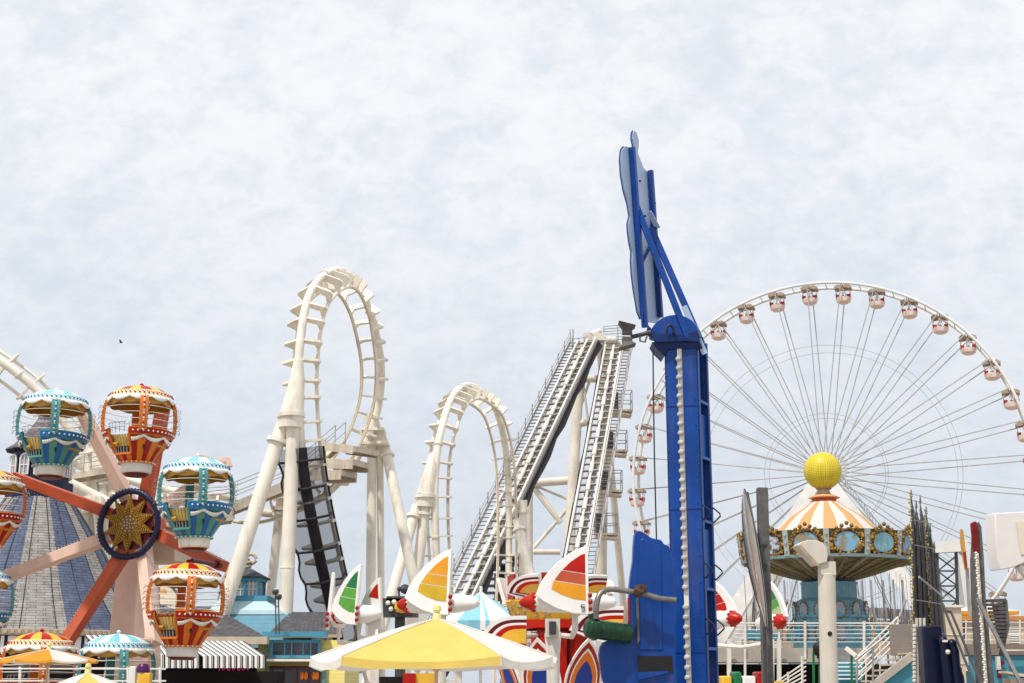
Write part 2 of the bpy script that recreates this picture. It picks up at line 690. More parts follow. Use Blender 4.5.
TIES = {}
def track(thing, ctrl, sub, gauge, rr, sr, off, every, name='', tie='loop', mats=('rail', 'cream'), spine_side=1, ranges=(0, 1)):
    """ctrl: (px, py, Y, yaw, spine_radius)"""
    pts = catmull(ctrl, sub)
    pos = [P(p[0], p[1], p[2]) for p in pts]
    n = len(pos)
    L, Rr, S, fr = [], [], [], []
    for i, p in enumerate(pos):
        t = (pos[min(i + 1, n - 1)] - pos[max(0, i - 1)]).normalized()
        pt_ = R(pts[i][5]) if len(pts[i]) > 5 else 0
        l = yawv(pts[i][3]) * math.cos(pt_) + Z * math.sin(pt_)
        l = (l - t * l.dot(t)).normalized()
        nn = t.cross(l).normalized() * spine_side
        L.append(p - l * gauge / 2); Rr.append(p + l * gauge / 2); S.append(p + nn * off)
        fr.append((l, nn, t))
    for q in (L, Rr):
        o = thing.part('rail', MB().tube(q, rr, 8), 'cream')
        thing.part('running_surface', MB().tube([a - f_[1] * rr * .45 for a, f_ in zip(q, fr)], rr * .7, 6), mats[0], o)
    thing.part('spine', MB().tube(S, [p[4] if len(p) > 4 else sr for p in pts], 14), mats[1])
    fl_ = MB()
    d = 0
    for i in range(1, n - 1):
        d += (pos[i] - pos[i - 1]).length
        if d > 6:
            d = 0
            rs_ = (pts[i][4] if len(pts[i]) > 4 else sr)
            t_ = (S[i + 1] - S[i]).normalized()
            fl_.tube([S[i] - t_ * .05, S[i] + t_ * .05], rs_ + .07, 14)
    thing.part('joint_flange', fl_, mats[1])
    key = (gauge, off)
    if key not in TIES:
        TIES[key] = tie_mesh(gauge, off, 'tie')
    d = 0
    for i in range(1, n - 1):
        d += (pos[i] - pos[i - 1]).length
        if d > every:
            d -= every
            l, nn, t = fr[i]
            o = bpy.data.objects.new('tie', TIES[key])
            COL.objects.link(o)
            o.parent = thing.o
            m = Matrix((l, nn, l.cross(nn))).transposed().to_4x4()
            m.translation = pos[i] - thing.loc
            o.matrix_local = m
    return pos, S, fr


def column(mb, top, bot, r, r2=None, flange=True, n=18):
    top, bot = V(top), V(bot)
    r2 = r2 or r
    mb.tube([top, bot], [r, r2], n)
    if flange:
        t = (bot - top).normalized()
        c = top + t * .5
        mb.tube([c, c + t * .12], r + .13, n)

# --- near loop
s1_ = SC(70)
t1 = Thing('roller_coaster_loop', 'tall cream vertical loop of the roller coaster with black netting on its near leg', 'roller coaster', P(330, 683, 72) * V((1, 1, 0)) if False else (AT(330, 0, 72)), 'loops of the white roller coaster')
loop1 = [(366, 720, 75, 10), (352, 670, 74, 12), (341, 615, 72, 13), (326, 550, 70.5, 13), (313, 485, 69.5, 13), (307, 430, 69, 13), (305, 380, 69, 13), (308, 340, 69.3, 13), (314, 311, 70, 14), (325, 295, 71, 18),
         (339, 288, 73, 24), (350, 295, 75, 32), (359, 313, 76.5, 38), (365, 338, 77.7, 42), (369, 368, 78.5, 44), (367, 400, 79, 42), (358, 430, 79.2, 36), (343, 458, 79, 25), (322, 484, 78.5, 10),
         (290, 503, 78, -5), (250, 512, 77.5, -15), (200, 512, 77, -20), (150, 500, 77, -20), (118, 486, 77, -15)]
pos1, S1, fr1 = track(t1, loop1, 9, 1.25, .10, .22, .95, 1.0, spine_side=-1)
# columns of the near loop
c = MB()
head = P(298, 415, 68)
c.tube([P(298.5, 360, 68.0), P(297.5, 378, 68.0), P(292, 414, 68)], [.24, .36, .60], 20)
c.tube([P(291, 413.5, 68), P(291, 417.5, 68)], .70, 24)
c.tube([P(291, 417, 68), P(290.5, 428, 68)], [.62, .60], 20)
t1.part('support_head', c, 'cream')
c = MB()
b1 = AT(281.5, 0, 68)
c.tube([P(293.5, 422, 68), b1], .34, 20)
m_ = P(293.5, 422, 68).lerp(b1, .5)
c.tube([m_, m_ + (b1 - m_).normalized() * .05], .36, 20)
t1.part('support_column', c, 'cream')
c = MB()
b2 = AT(188, 0, 66.5)
pt = P(283, 424, 68.2)
c.tube([pt, b2], .36, 20)
q = pt.lerp(b2, .055); t = (b2 - pt).normalized()
c.tube([q, q + t * .2], .54, 20)
t1.part('support_column', c, 'cream')
c = MB()
b3 = AT(258, 0, 80)
pt = P(281, 498, 79)
c.tube([pt, b3], .26, 18)
q = pt.lerp(b3, .04); t = (b3 - pt).normalized()
c.tube([q, q + t * .2], .6, 18)
c.beam(P(272, 498, 79), P(291, 496, 79), 1.0, .25)
t1.part('support_column', c, 'cream')
# right support head and its three legs
c = MB()
Yh = 80.5
c.prism([P(363, 415, Yh), P(376, 410, Yh), P(381, 430, Yh), P(368, 431, Yh)], (0, .8, 0))
c.prism([P(364, 431, Yh - .1), P(384, 430, Yh - .1), P(388, 443, Yh - .1), P(362, 445, Yh - .1)], (0, 1.0, 0))
c.beam(P(362, 430.5, Yh - .2), P(385, 430.5, Yh - .2), 1.3, .16)
c.beam(P(361, 444.5, Yh - .2), P(389, 444, Yh - .2), 1.4, .16)
t1.part('support_head', c, 'cream')
for (px, py, bx, Yb, r) in ((372, 445, 369.5, 80.5, .28), (380, 445, 382, 81.5, .20), (385, 446, 443, 76, .30)):
    c = MB()
    a, b = P(px, py, Yh + .4), AT(bx, 0, Yb)
    c.tube([a, b], r, 16)
    if bx > 400:
        q = a.lerp(b, .035); t = (b - a).normalized()
        c.tube([q, q + t * .15], r + .14, 16)
    t1.part('support_column', c, 'cream')
# dark netting round the near leg
lo_i = [i for i, p in enumerate(pos1[:46]) if 441 < (341.5 + 0) + 0 * i or True]
net = []
for i, p in enumerate(pos1):
    if i > 46: break
    py = catmull(loop1, 9)[i][1]
    if 446 < py < 632:
        net.append(i)
mb = MB(); bars = MB()
prev = None
h = .95
for k, i in enumerate(net):
    l, nn, t = fr1[i]
    p = pos1[i]
    sag = .10 * math.sin(k * 2.1)
    wd = h + .25 * abs(math.sin(k * .8 + 1))
    row = [p - l * (wd + .35) + nn * .3, p - l * .9 + nn * (1.35), p + nn * 1.5, p + l * 1.0 + nn * (1.1), p + l * .85 + nn * .15]
    o = len(mb.v)
    mb.v += row
    if prev is not None:
        for j in range(4):
            mb.f.append([prev + j, prev + j + 1, o + j + 1, o + j]); mb.m.append(0)
    prev = o
    if k % 4 == 0:
        bars.tube([row[0], row[1], row[2], row[3], row[4]], .065, 6)
edge1 = [pos1[i] - fr1[i][0] * (h + .25 * abs(math.sin(k * .8 + 1)) + .35) + fr1[i][1] * .3 for k, i in enumerate(net)]
bars.tube(edge1, .06, 6)
bars.tube([pos1[i] + fr1[i][0] * .85 + fr1[i][1] * .15 for i in net], .06, 6)
nt_o = t1.part('safety_net', mb, 'netting', label='black mesh netting wrapped round the near leg')
t1.part('net_strap', bars, 'net', nt_o)
c = MB()
c.tube([S1[i] for i in net], .27, 14)
t1.part('padding', c, 'spine_dark', nt_o, label='dark brown wrapping round the spine tube')
# catwalks
def catwalk(th, a, b, w, rails=True, depth=.5, m='walk'):
    a, b = V(a), V(b)
    c = MB()
    t = (b - a).normalized()
    x = t.cross(Z).normalized()
    c.beam(a, b, w, .1)
    for sgn in (-1, 1):
        c.beam(a + x * sgn * w / 2 - Z * depth / 2, b + x * sgn * w / 2 - Z * depth / 2, .08, depth)
    k = max(2, int((b - a).length / 1.4))
    for i in range(k + 1):
        q = a.lerp(b, i / k)
        c.beam(q - x * w / 2 - Z * .15, q + x * w / 2 - Z * .15, .1, .25)
    o = th.part('catwalk', c, m)
    if rails:
        c = MB()
        for sgn in (-1, 1):
            for hh in (.55, 1.1):
                c.tube([a + x * sgn * w / 2 + Z * hh, b + x * sgn * w / 2 + Z * hh], .025, 5)
            for i in range(k + 1):
                q = a.lerp(b, i / k) + x * sgn * w / 2
                c.tube([q, q + Z * 1.1], .025, 5)
        th.part('handrail', c, 'galv', o)
    return o
catwalk(t1, P(334, 445, 77.5), P(366, 449, 76), 2.0, False, .4)
catwalk(t1, P(326, 461, 77), P(361, 462, 76), 1.6, False, .5)
catwalk(t1, P(320, 473, 77), P(349, 472, 76), 1.4, False, .5)
catwalk(t1, P(232, 505, 76), P(298, 478, 77), 2.3, True, .5)
catwalk(t1, P(150, 521, 75), P(232, 511, 76), 1.8, True, .6)
catwalk(t1, P(300, 478, 77), P(340, 443, 78.4), 1.2, True, .2)

# --- far loop
t2 = Thing('roller_coaster_loop', 'smaller looking cream loop of the roller coaster behind the yellow fin', 'roller coaster', AT(470, 0, 100), 'loops of the white roller coaster')
loop2 = [(446, 720, 100, 8), (444, 640, 99, 8), (441, 580, 98.5, 8), (438, 525, 98, 8), (438, 480, 98, 8), (441, 450, 98.3, 8), (448, 424, 99, 10), (457, 406, 101, 14), (469, 399, 103.5, 16), (482, 405, 106, 16),
         (493, 416, 108, 14), (501, 440, 109.3, 12), (505.5, 470, 110, 10), (507, 510, 110.3, 8), (507, 560, 110.3, 8), (505, 620, 110, 8), (503, 720, 109, 8)]
track(t2, loop2, 9, 1.45, .11, .26, 1.0, 1.25, spine_side=-1)
c = MB()
c.tube([P(434, 455, 97.4), P(431, 470, 97), P(425.5, 495, 96.9)], [.35, .45, .62], 20)
c.tube([P(425, 494.5, 96.9), P(425, 498, 96.9)], .74, 24)
c.tube([P(425, 497.5, 96.9), P(424.5, 507, 96.9)], [.62, .6], 20)
t2.part('support_head', c, 'cream')
for (px, py, bx, Yb, r) in ((426, 502, 400, 97, .38), (417, 506, 359, 93, .36), (517, 520, 562, 106, .38), (523, 500, 524, 112, .34)):
    c = MB()
    a, b = P(px, py, 97 if px < 500 else 110.5), AT(bx, 0, Yb)
    c.tube([a, b], r, 16)
    q = a.lerp(b, .05); t = (b - a).normalized()
    c.tube([q, q + t * .2], r + .16, 16)
    t2.part('support_column', c, 'cream')

# --- left piece of track behind the balloon wheel
LSIDE = 1
t3 = Thing('roller_coaster_track', 'cream coaster track curving down behind the balloon wheel at the left edge', 'roller coaster', AT(90, 0, 84), 'loops of the white roller coaster')
left = [(-70, 330, 82, -30, .26, 52), (-30, 348, 82, -30, .26, 50), (2, 367, 82, -30, .26, 46), (34, 392, 82.5, -28, .26, 40), (62, 424, 83, -25, .26, 30), (84, 462, 83.5, -20, .26, 18), (96, 505, 84, -15, .26, 8), (102, 560, 84, -12, .26, 0), (104, 640, 84, -12, .26, 0), (104, 720, 84, -12, .26, 0)]
track(t3, left, 8, 1.5, .10, .38, .75, 1.75, spine_side=LSIDE)
for (px, py, bx, Yb, r) in ((92, 470, 78, 84, .5), (104, 470, 94, 86, .45), (112, 480, 150, 84, .5), (100, 460, 112, 82, .42)):
    c = MB()
    a, b = P(px, py, 84), AT(bx, 0, Yb)
    c.tube([a, b], r, 16)
    q = a.lerp(b, .1); t = (b - a).normalized()
    c.tube([q, q + t * .2], r + .14, 16)
    t3.part('support_column', c, 'cream')
c = MB()
c.prism([P(84, 450, 83), P(104, 442, 83), P(112, 470, 83), P(86, 476, 83)], (0, 1.2, 0))
t3.part('support_head', c, 'cream')
c = MB()
c.tube([P(48, 474, 80), P(116, 508, 82), P(170, 520, 84)], .38, 14)
for x0, y0 in ((68, 484), (92, 497), (112, 508)):
    c.box(P(x0, y0 + 4, 81), (1.2, .5, .5))
t3.part('cross_tube', c, 'cream')
c = MB()
for a, b in (((66, 440), (112, 520)), ((118, 440), (70, 530)), ((80, 480), (128, 560)), ((90, 540), (112, 500)), ((60, 455), (100, 480))):
    c.tube([P(*a, 85), P(*b, 85)], .16, 8)
t3.part('brace', c, 'cream')
catwalk(t3, P(62, 478, 82), P(112, 470, 82), 1.4, True, .3)
# stone coloured motor house seen between the arms
c = MB()
c.box(P(163, 556, 60), (1.6, 1.4, 2.0))
c.box(P(166, 547, 59.2), (2.2, 1.8, .2))
for k in range(3):
    c.box(P(158 + k * 4, 566, 59.1), (.08, .1, .7))

# --- lift hills: two inclines side by side on a braced tower
mk('steel_grey', (.16, .15, .15), .6, .3, 2)
def lift(th, a, b, lyaw, w, stair_side):
    a, b = V(a), V(b)
    t = (b - a).normalized()
    l = yawv(lyaw)
    n = l.cross(t).normalized()
    if n.z < 0: n = -n
    Ln = (b - a).length
    # running rails on tall tube pairs
    g_ = w * .27
    for sgn in (-1, 1):
        th.part('rail', MB().tube([a + l * sgn * g_ + n * .35, b + l * sgn * g_ + n * .35], .11, 8), 'steel_white')
    th.part('spine', MB().tube([a - n * .45, b - n * .45], .42, 14), 'lift_grey')
    for sgn in (-1, 1):
        th.part('side_beam', MB().beam(a + l * sgn * (g_ + .02), b + l * sgn * (g_ + .02), .22, .34, up=n), 'cream_far')
    c = MB()
    k = int(Ln / 1.0)
    for i in range(k):
        q = a + t * (i + .5) * Ln / k
        c.box(q + n * .12, (g_ * 2, .16, .22), Matrix((l, t, n)).transposed())
        if i % 2 == 0:
            c.box(q - n * .25, (.5, .4, .5), Matrix((l, t, n)).transposed())
    tag(th.part('tie', c, 'lift_grey'), kind='stuff')
    c = MB()
    c.tube([a + n * .22, b + n * .22], .13, 8)
    for i in range(int(Ln / 2.6)):
        q = a + t * (i + .3) * 2.6
        c.tube([q + n * .22, q + t * 1.5 + n * .22], .22, 10)
    th.part('chain_trough', c, 'white_dirty')
    # dark walkway with stair treads
    so = stair_side * (g_ + .62)
    c = MB()
    c.beam(a + l * (so - .45 * 1) + n * .1, b + l * (so - .45) + n * .1, .09, .3, up=n)
    c.beam(a + l * (so + .45 * 1) + n * .1, b + l * (so + .45) + n * .1, .09, .3, up=n)
    st = th.part('staircase', c, 'cream_far')
    c = MB()
    k2 = int(Ln / .55)
    for i in range(k2):
        q = a + t * (i + .5) * Ln / k2 + l * so
        c.box(q + n * .1, (.86, .3, .05), 0.0)
    th.part('stair_tread', c, 'steel_grey', st)
    # handrail posts
    c = MB()
    e = so + stair_side * .45
    k3 = int(Ln / 2.2)
    for i in range(k3 + 1):
        q = a + t * i * Ln / k3 + l * e
        c.tube([q, q + Z * 1.5], .05, 5)
    for hh in (.7, 1.2):
        c.tube([a + l * e + Z * hh, b + l * e + Z * hh], .035, 5)
    th.part('handrail', c, 'galv', st)
    # hanging dark mesh and cable tray on the other side
    c = MB()
    u = -stair_side * (g_ + .3)
    k4 = int(Ln / 2.4)
    pr = None
    for i in range(k4 + 1):
        q = a + t * i * Ln / k4 + l * u
        o = len(c.v)
        sg = .22 * math.sin(i * 2.3)
        c.v += [q - n * .3, q - n * (.62 + sg) - l * stair_side * .2, q + n * .05]
        if pr is not None:
            c.f.append([pr, pr + 1, o + 1, o]); c.m.append(0)
            c.f.append([pr, pr + 2, o + 2, o]); c.m.append(0)
        pr = o
    th.part('safety_net', c, 'net')
    return l, t, n

t4 = Thing('lift_hill_tower', 'twin white inclined lift tracks leaning together on a braced tower', 'roller coaster', AT(570, 0, 145))
A0, A1 = P(428, 672, 116), P(588, 341, 146)
B0, B1 = P(556, 668, 117), P(614, 347, 146)
la, ta, na = lift(t4, A0, A1, 24, 3.6, -1)
lb, tb, nb = lift(t4, B0, B1, 12, 3.3, 1)
c = MB()
c.box(P(594, 338, 147.5), (2.2, 1.4, .8))
c.tube([P(590, 336, 147), P(599, 332, 148.5)], .42, 12)
c.tube([P(594, 341, 147), P(603, 345, 150)], .35, 12)
c.box(P(614, 349, 148), (4.0, 1.6, .25))
c.tube([P(606, 345, 147.5), P(624, 344, 147.5)], .32, 12)
for px in (609, 614):
    c.sphere(P(px, 340, 147), .42, 10)
th_o = t4.part('head_frame', c, 'cream_far')
c = MB()
pl = [P(604, 346, 147), P(632, 344, 147), P(632, 341, 151), P(604, 343, 151)]
for i in range(4):
    p_, q_ = pl[i], pl[(i + 1) % 4]
    for hh in (.6, 1.3, 1.9):
        c.tube([p_ + Z * hh, q_ + Z * hh], .05, 5)
    c.tube([p_, p_ + Z * 1.9], .06, 5)
    c.tube([p_.lerp(q_, .5), p_.lerp(q_, .5) + Z * 1.9], .05, 5)
for px in (572, 578, 584):
    c.tube([P(px, 348, 146), P(px, 338, 146)], .05, 5)
c.tube([P(572, 339, 146), P(588, 337, 146)], .04, 5)
c.tube([P(573, 352, 146), P(573, 329, 146)], .07, 5)
t4.part('handrail', c, 'galv', th_o)
for (px, py, bx, Yb, r) in ((581, 345, 560, 146, .58), (527, 455, 527, 140, .6), (605, 350, 600, 158, .55), (600, 350, 632, 166, .4)):
    c = MB()
    c.tube([P(px, py, 150 if px > 550 else 141), AT(bx, 0, Yb)], r, 14)
    t4.part('column', c, 'cream_far')
for (x0, y0, x1, y1, r) in ((533, 483, 576, 480, .45), (577, 424, 590, 422, .4), (582, 379, 603, 379, .4), (533, 552, 560, 552, .3)):
    t4.part('cross_beam', MB().tube([P(x0, y0, 149), P(x1, y1, 149)], r, 10), 'cream_far')
for (x0, y0, x1, y1, r) in ((531, 484, 561, 523, .32), (531, 484, 574, 502, .14), (533, 549, 575, 500, .2), (575, 424, 590, 380, .14), (575, 480, 592, 430, .14), (583, 380, 588, 420, .12)):
    t4.part('brace', MB().tube([P(x0, y0, 149.4), P(x1, y1, 149.4)], r, 8), 'cream_far')
for (px, py) in ((621, 412), (616, 452), (611, 492), (606, 535)):
    c = MB()
    p0 = P(px, py, 150)
    c.box(p0, (2.4, 2.2, .22))
    c.beam(p0 + V((-1.2, 0, -.1)), p0 + V((1.1, 0, -.5)), 2.0, .45, h2=.1)
    o = t4.part('platform', c, 'walk')
    c = MB()
    for i in (-1.15, 0, 1.15):
        for j in (-1.05, 1.05):
            c.tube([p0 + V((i, j, 0)), p0 + V((i, j, 2.2))], .05, 5)
    for hh in (1.1, 2.2):
        for j in (-1.05, 1.05):
            c.tube([p0 + V((-1.15, j, hh)), p0 + V((1.15, j, hh))], .05, 5)
        c.tube([p0 + V((1.15, -1.05, hh)), p0 + V((1.15, 1.05, hh))], .05, 5)
    t4.part('handrail', c, 'galv', o)
    c = MB()
    c.box(p0 + V((-.7, .3, 1.2)), (.9, .8, 2.0))
    t4.part('machine_box', c, 'steel_dark', o)
# dark service stair mass at the foot of the first incline
c = MB()
for k in range(7):
    c.box(P(505, 600 - k * 7, 132), (5.5 - k * .4, 1.5, .18))
    c.box(P(500 + (k % 3) * 6, 597 - k * 7, 132.5), (.9, .8, .5))
for k in range(5):
    c.tube([AT(495 + k * 6, 0, 132), P(495 + k * 6, 555, 132)], .09, 6)
t4.part('service_scaffold', c, 'steel_dark')

# ------------------------------------------------------------------ giant wheel
def giant_wheel():
    Yw = 165
    hub = P(826, 474, Yw)
    beta = R(19)
    u = V((math.cos(beta), -math.sin(beta), 0))
    nrm = V((-math.sin(beta), -math.cos(beta), 0))     # towards the viewer
    RR = 23.15
    th = Thing('giant_wheel', 'huge white observation wheel with thin paired spokes behind the swing ride', 'ferris wheel', (hub.x, hub.y, 0))
    def pt(r, a, d):
        return hub + u * (r * math.cos(a)) + Z * (r * math.sin(a)) + nrm * d
    N = 108
    for d, rr_ in ((1.35, .17), (-1.35, .19)):
        th.part('rim', MB().tube([pt(RR, 2 * math.pi * k / N, d) for k in range(N)], rr_, 8, closed=True), 'steel_white')
    for k in range(36):
        a = R(2.0 + 5 + 10 * k)
        th.part('rim_strut', MB().tube([pt(RR, a, 1.35), pt(RR, a, -1.35)], .07, 5), 'steel_white')
    for r_, d in ((15.5, 0.8), (14.9, -.8), (7.2, .5), (6.8, -.5)):
        th.part('cable_ring', MB().tube([pt(r_, 2 * math.pi * k / 72, d) for k in range(72)], .028, 4, closed=True), 'cable')
    for k in range(36):
        a = R(2.0 + 10 * k)
        c = MB()
        for d, hd in ((1.3, 2.2), (-1.3, -2.2)):
            c.tube([pt(1.2, a + (.22 if d > 0 else -.22), hd * .75), pt(RR, a + (.006 if d > 0 else -.006), d)], .068, 5)
        th.part('spoke', c, 'cable')
    c = MB()
    T = Matrix((u, Z, nrm)).transposed()
    c.lathe([(0, -2.6), (1.5, -2.6), (1.5, -2.0), (.8, -1.8), (.8, 1.8), (1.5, 2.0), (1.5, 2.6), (0, 2.6)], 20, hub, T=T)
    th.part('hub', c, 'steel_white')
    for d in (3.6, -3.6):
        for sx_, wd in ((-1, 1), (1, 1)):
            foot = V((hub.x, hub.y, 0)) + u * sx_ * 16.8 + nrm * d * 1.9
            c = MB()
            c.beam(hub + nrm * d + V((0, 0, -.3)), foot, 1.3, 1.0, up=nrm, w2=2.3, h2=1.4)
            th.part('support_leg', c, 'steel_white')
    c = MB()
    c.tube([hub - nrm * 3.7, hub + nrm * 3.7], .6, 14)
    th.part('axle', c, 'steel_white')
    # maintenance ladder along the right front leg
    c = MB()
    a0, b0 = hub + nrm * 4.2 + u * 1.2, V((hub.x, hub.y, 0)) + u * 18.2 + nrm * 6.9
    off = Z * .8
    c.tube([a0, b0], .06, 5); c.tube([a0 + off, b0 + off], .05, 5)
    for k in range(60):
        q = a0.lerp(b0, k / 60)
        c.tube([q, q + off], .03, 4)
    th.part('ladder', c, 'galv')
    # cabins
    proto = bpy.data.objects.new('wheel_cabin', None)
    COL.objects.link(proto)
    k_ = 24
    body = MB().lathe([(0.0, -2.62), (.62, -2.60), (.98, -2.35), (1.1, -1.95), (1.12, -1.75), (1.06, -1.75), (.95, -2.2), (0, -2.35)], k_, mf=lambda i, j: 1 if (j == 2 and i % 6 in (0, 1)) else 0)
    body.build('body', ['cabin_pink', 'white'], proto)
    st = MB()
    for sgn in (-1, 1):
        st.box((sgn * .72, 0, -1.62), (.42, 1.4, .5))
        st.box((sgn * .98, 0, -1.5), (.12, 1.3, .55))
    st.build('seat', ['seat_vinyl'], proto)
    fr_ = MB()
    for sx_ in (-1, 1):
        for sy in (-1, 1):
            fr_.tube([(sx_ * .95, sy * .5, -1.75), (sx_ * 1.0, sy * .5, -.9), (sx_ * .75, sy * .4, -.35)], .045, 5)
    for sy in (-1, 1):
        fr_.tube([(-.3, sy * 1.0, -1.8), (-.25, sy * .9, -.9), (0, sy * .6, -.35)], .045, 5)
        fr_.tube([(.3, sy * 1.0, -1.8), (.25, sy * .9, -.9), (0, sy * .6, -.35)], .045, 5)
    fr_.tube([(0, 0, -2.3), (0, 0, -.3)], .07, 6)
    fr_.lathe([(0, -1.4), (.28, -1.4), (.28, -1.34), (0, -1.34)], 12)
    fr_.build('frame', ['white'], proto)
    rf = MB()
    for sgn in (-1, 1):
        rf.prism([(sgn * .15, -.95, -.42), (sgn * 1.15, -.95, -.55), (sgn * 1.2, -.95, -.2), (sgn * .7, -.95, .08), (sgn * .15, -.95, -.05)], (0, 1.9, 0))
    rf.box((0, 0, -.2), (.5, .5, .3))
    rf.build('canopy', ['brown'], proto)
    ax = MB().tube([(-.0, -1.35, 0), (0, 1.35, 0)], .09, 8)
    ax.build('hanger', ['white_dirty'], proto)
    ords = ['topmost', 'second', 'third', 'fourth', 'fifth', 'sixth', 'seventh', 'eighth', 'ninth', 'tenth', 'eleventh', 'twelfth', 'thirteenth', 'fourteenth', 'fifteenth', 'sixteenth', 'seventeenth', 'eighteenth']
    first = True
    for k in range(36):
        ang = 92.0 - 10 * k          # clockwise from the top
        kk = k if k <= 18 else k - 36
        a = R(ang)
        pv = pt(RR - .1, a, 0)
        scr = (pv.x / (pv.y * CT + (pv.z - EYE) * ST) * F + 512)
        if kk < -12 or kk > 13:
            continue
        if scr > 1040:
            continue
        o = proto if first else copy_tree(proto)
        first = False
        o.location = pv
        o.scale = (.84, .84, .84)
        o.rotation_euler = (0, 0, -beta)
        if kk == 0:
            lab = 'topmost pink and white cabin of the giant wheel'
        elif kk > 0:
            lab = '%s pink and white cabin clockwise from the topmost one on the giant wheel' % (ords[kk] if kk > 1 else 'first')
            lab = lab.replace('%s pink' % ords[kk], '%s pink' % (['', 'first'] + ords[1:])[kk]) if kk > 1 else lab
        else:
            lab = '%s pink and white cabin counterclockwise from the topmost one on the giant wheel' % (['', 'first'] + ords[1:])[-kk]
        tag(o, lab, 'ferris wheel cabin', 'cabins of the giant wheel')
giant_wheel()
# ------------------------------------------------------------------ balloon wheel
YB = 41.0
LOSW = V((.955, -.297, 0))       # picture-right along the wheel's plane
NB = V((-.297, -.955, 0))        # wheel axis, towards the viewer
hubB = P(141, 525, YB + .6)
RB = 3.72


def ringpt(r, a, d):
    return hubB + LOSW * (r * math.cos(a)) + Z * (r * math.sin(a)) + NB * d

tb = Thing('balloon_ride', 'small fairground wheel with alternating red and pink arms and a gold star hub', 'ferris wheel', (hubB.x, hubB.y, 0))
ends = []
for k in range(8):
    a = R(22.5 + 45 * k + 1.0)
    e = ringpt(RB, a, 1.35)
    ends.append(e)
    s_ = ringpt(.35, a, .1)
    c = MB()
    tang = (LOSW * -math.sin(a) + Z * math.cos(a))
    c.beam(s_, e + (e - s_).normalized() * .12, .40, .34, up=tang, w2=.34, h2=.30)
    arm = tb.part('arm', c, 'red_orange' if k in (1, 3, 5, 7) else 'pink', bevel=.015)
    # pale bulb strip on the arm's edge, and the pivot plate
    c = MB()
    for i in range(34):
        q = s_.lerp(e, .12 + .86 * i / 33) + tang * (-.22 if math.cos(a) > 0 and True else .22) * (1 if math.sin(a) > 0 else -1) + NB * .1
        c.sphere(q, .013, 6)
    tb.part('bulb_string', c, 'bulb', arm)
    c = MB()
    c.tube([e - NB * .2, e + NB * .25], .11, 12)
    c.tube([e, e + NB * 1.6], .06, 8)
    tb.part('pivot', c, 'maroon' if k % 2 else 'pink', arm)
c = MB()
T = Matrix((LOSW, Z, NB)).transposed()
c.lathe([(0, -.6), (.5, -.6), (.62, -.3), (.62, .3), (.45, .45), (0, .45)], 24, hubB, T=T)
tb.part('hub', c, 'red_orange')
# ring with bulbs
rc = P(129, 524, YB)
def rp(r, a, d=0):
    return rc + LOSW * (r * math.cos(a)) + Z * (r * math.sin(a)) + NB * d
c = MB()
c.tube([rp(.96, 2 * math.pi * k / 48) for k in range(48)], .088, 8, closed=True)
ring = tb.part('ring', c, 'navy')
c = MB()
for k in range(60):
    a = 2 * math.pi * k / 60
    for d, rr_ in ((.07, .93), (.05, 1.03)):
        c.sphere(rp(rr_, a + d, d), .03, 6)
tb.part('bulb_string', c, mat('bulb_blue', (.03, .035, .09), .2, .1, 5), ring)
c = MB()
for k in range(10):
    a = R(36 * k + 18)
    c.tube([rp(.2, a, -.02), rp(.95, a, 0)], .03, 6)
tb.part('ring_spoke', c, 'navy', ring)
poly = []
for k in range(20):
    a = R(18 * k + 90 + 0)
    r_ = .86 if k % 2 == 0 else .50
    poly.append(rp(r_, a, -.03))
c = MB()
c.prism([rp(.74, 2 * math.pi * k / 30, -.12) for k in range(30)], NB * .05)
tb.part('hub_disc', c, 'maroon')
c = MB()
c.prism(poly, NB * .07)
star = tb.part('star', c, 'gold', smooth=False)
c = MB()
for k in range(10):
    a = R(36 * k + 90)
    for i in range(7):
        w = .10 * (1 - i / 7)
        for j in (-1, 0, 1):
            if abs(j) * w < .02 and j: continue
            c.sphere(rp(.3 + i * .068, a, .06) + (LOSW * -math.sin(a) + Z * math.cos(a)) * j * w, .026, 6, 0)
for r_, n_ in ((.44, 20), (.37, 20), (.30, 16)):
    for k in range(n_):
        c.sphere(rp(r_, 2 * math.pi * k / n_, .06), .026, 6, 0)
for r_, n_ in ((.22, 10), (.13, 7), (.05, 3)):
    for k in range(n_):
        c.sphere(rp(r_, 2 * math.pi * k / n_, .06), .030, 6, 1)
mk('bulb_dull2', (.5, .47, .44), .4, .1, 5)
tb.part('bulb_string', c, ['gold_mid', 'bulb_dull2'], star)
# legs
for (tx, ty, bx, Yl, w0, w1, m_) in ((134, 545, 118, 42.6, .7, 1.0, 'pink'), (147, 545, 149, 44.2, .5, .55, 'pink'), (141, 545, 108, 46.5, .5, .8, 'pink')):
    c = MB()
    top = P(tx, ty, Yl)
    c.beam(top, AT(bx, 0, Yl), w0, .5, up=NB, w2=w1, h2=.7)
    tb.part('support_leg', c, m_, bevel=.02)
c = MB()
c.box(hubB - NB * 1.5 + Z * -.5, (1.3, 1.2, 1.0), -R(17.3))
c.box(hubB - NB * 1.5 + Z * .05, (1.5, 1.4, .12), -R(17.3))
tb.part('motor_housing', c, 'stone', bevel=.03)
c = MB()
lp = hubB - NB * .8 - LOSW * .55 - Z * .8
for sx_ in (-.18, .18):
    c.tube([lp + LOSW * sx_, V((lp.x, lp.y, 1.0)) + LOSW * (sx_ - .25)], .02, 5)
for i in range(14):
    q = lp.lerp(V((lp.x, lp.y, 1.0)) - LOSW * .25, i / 14)
    c.tube([q - LOSW * .18, q + LOSW * .18], .015, 4)
tb.part('ladder', c, 'steel_dark')
c = MB()
c.box((hubB.x - .8, hubB.y - .5, .55), (10, 5.5, 1.1), -R(17.3))
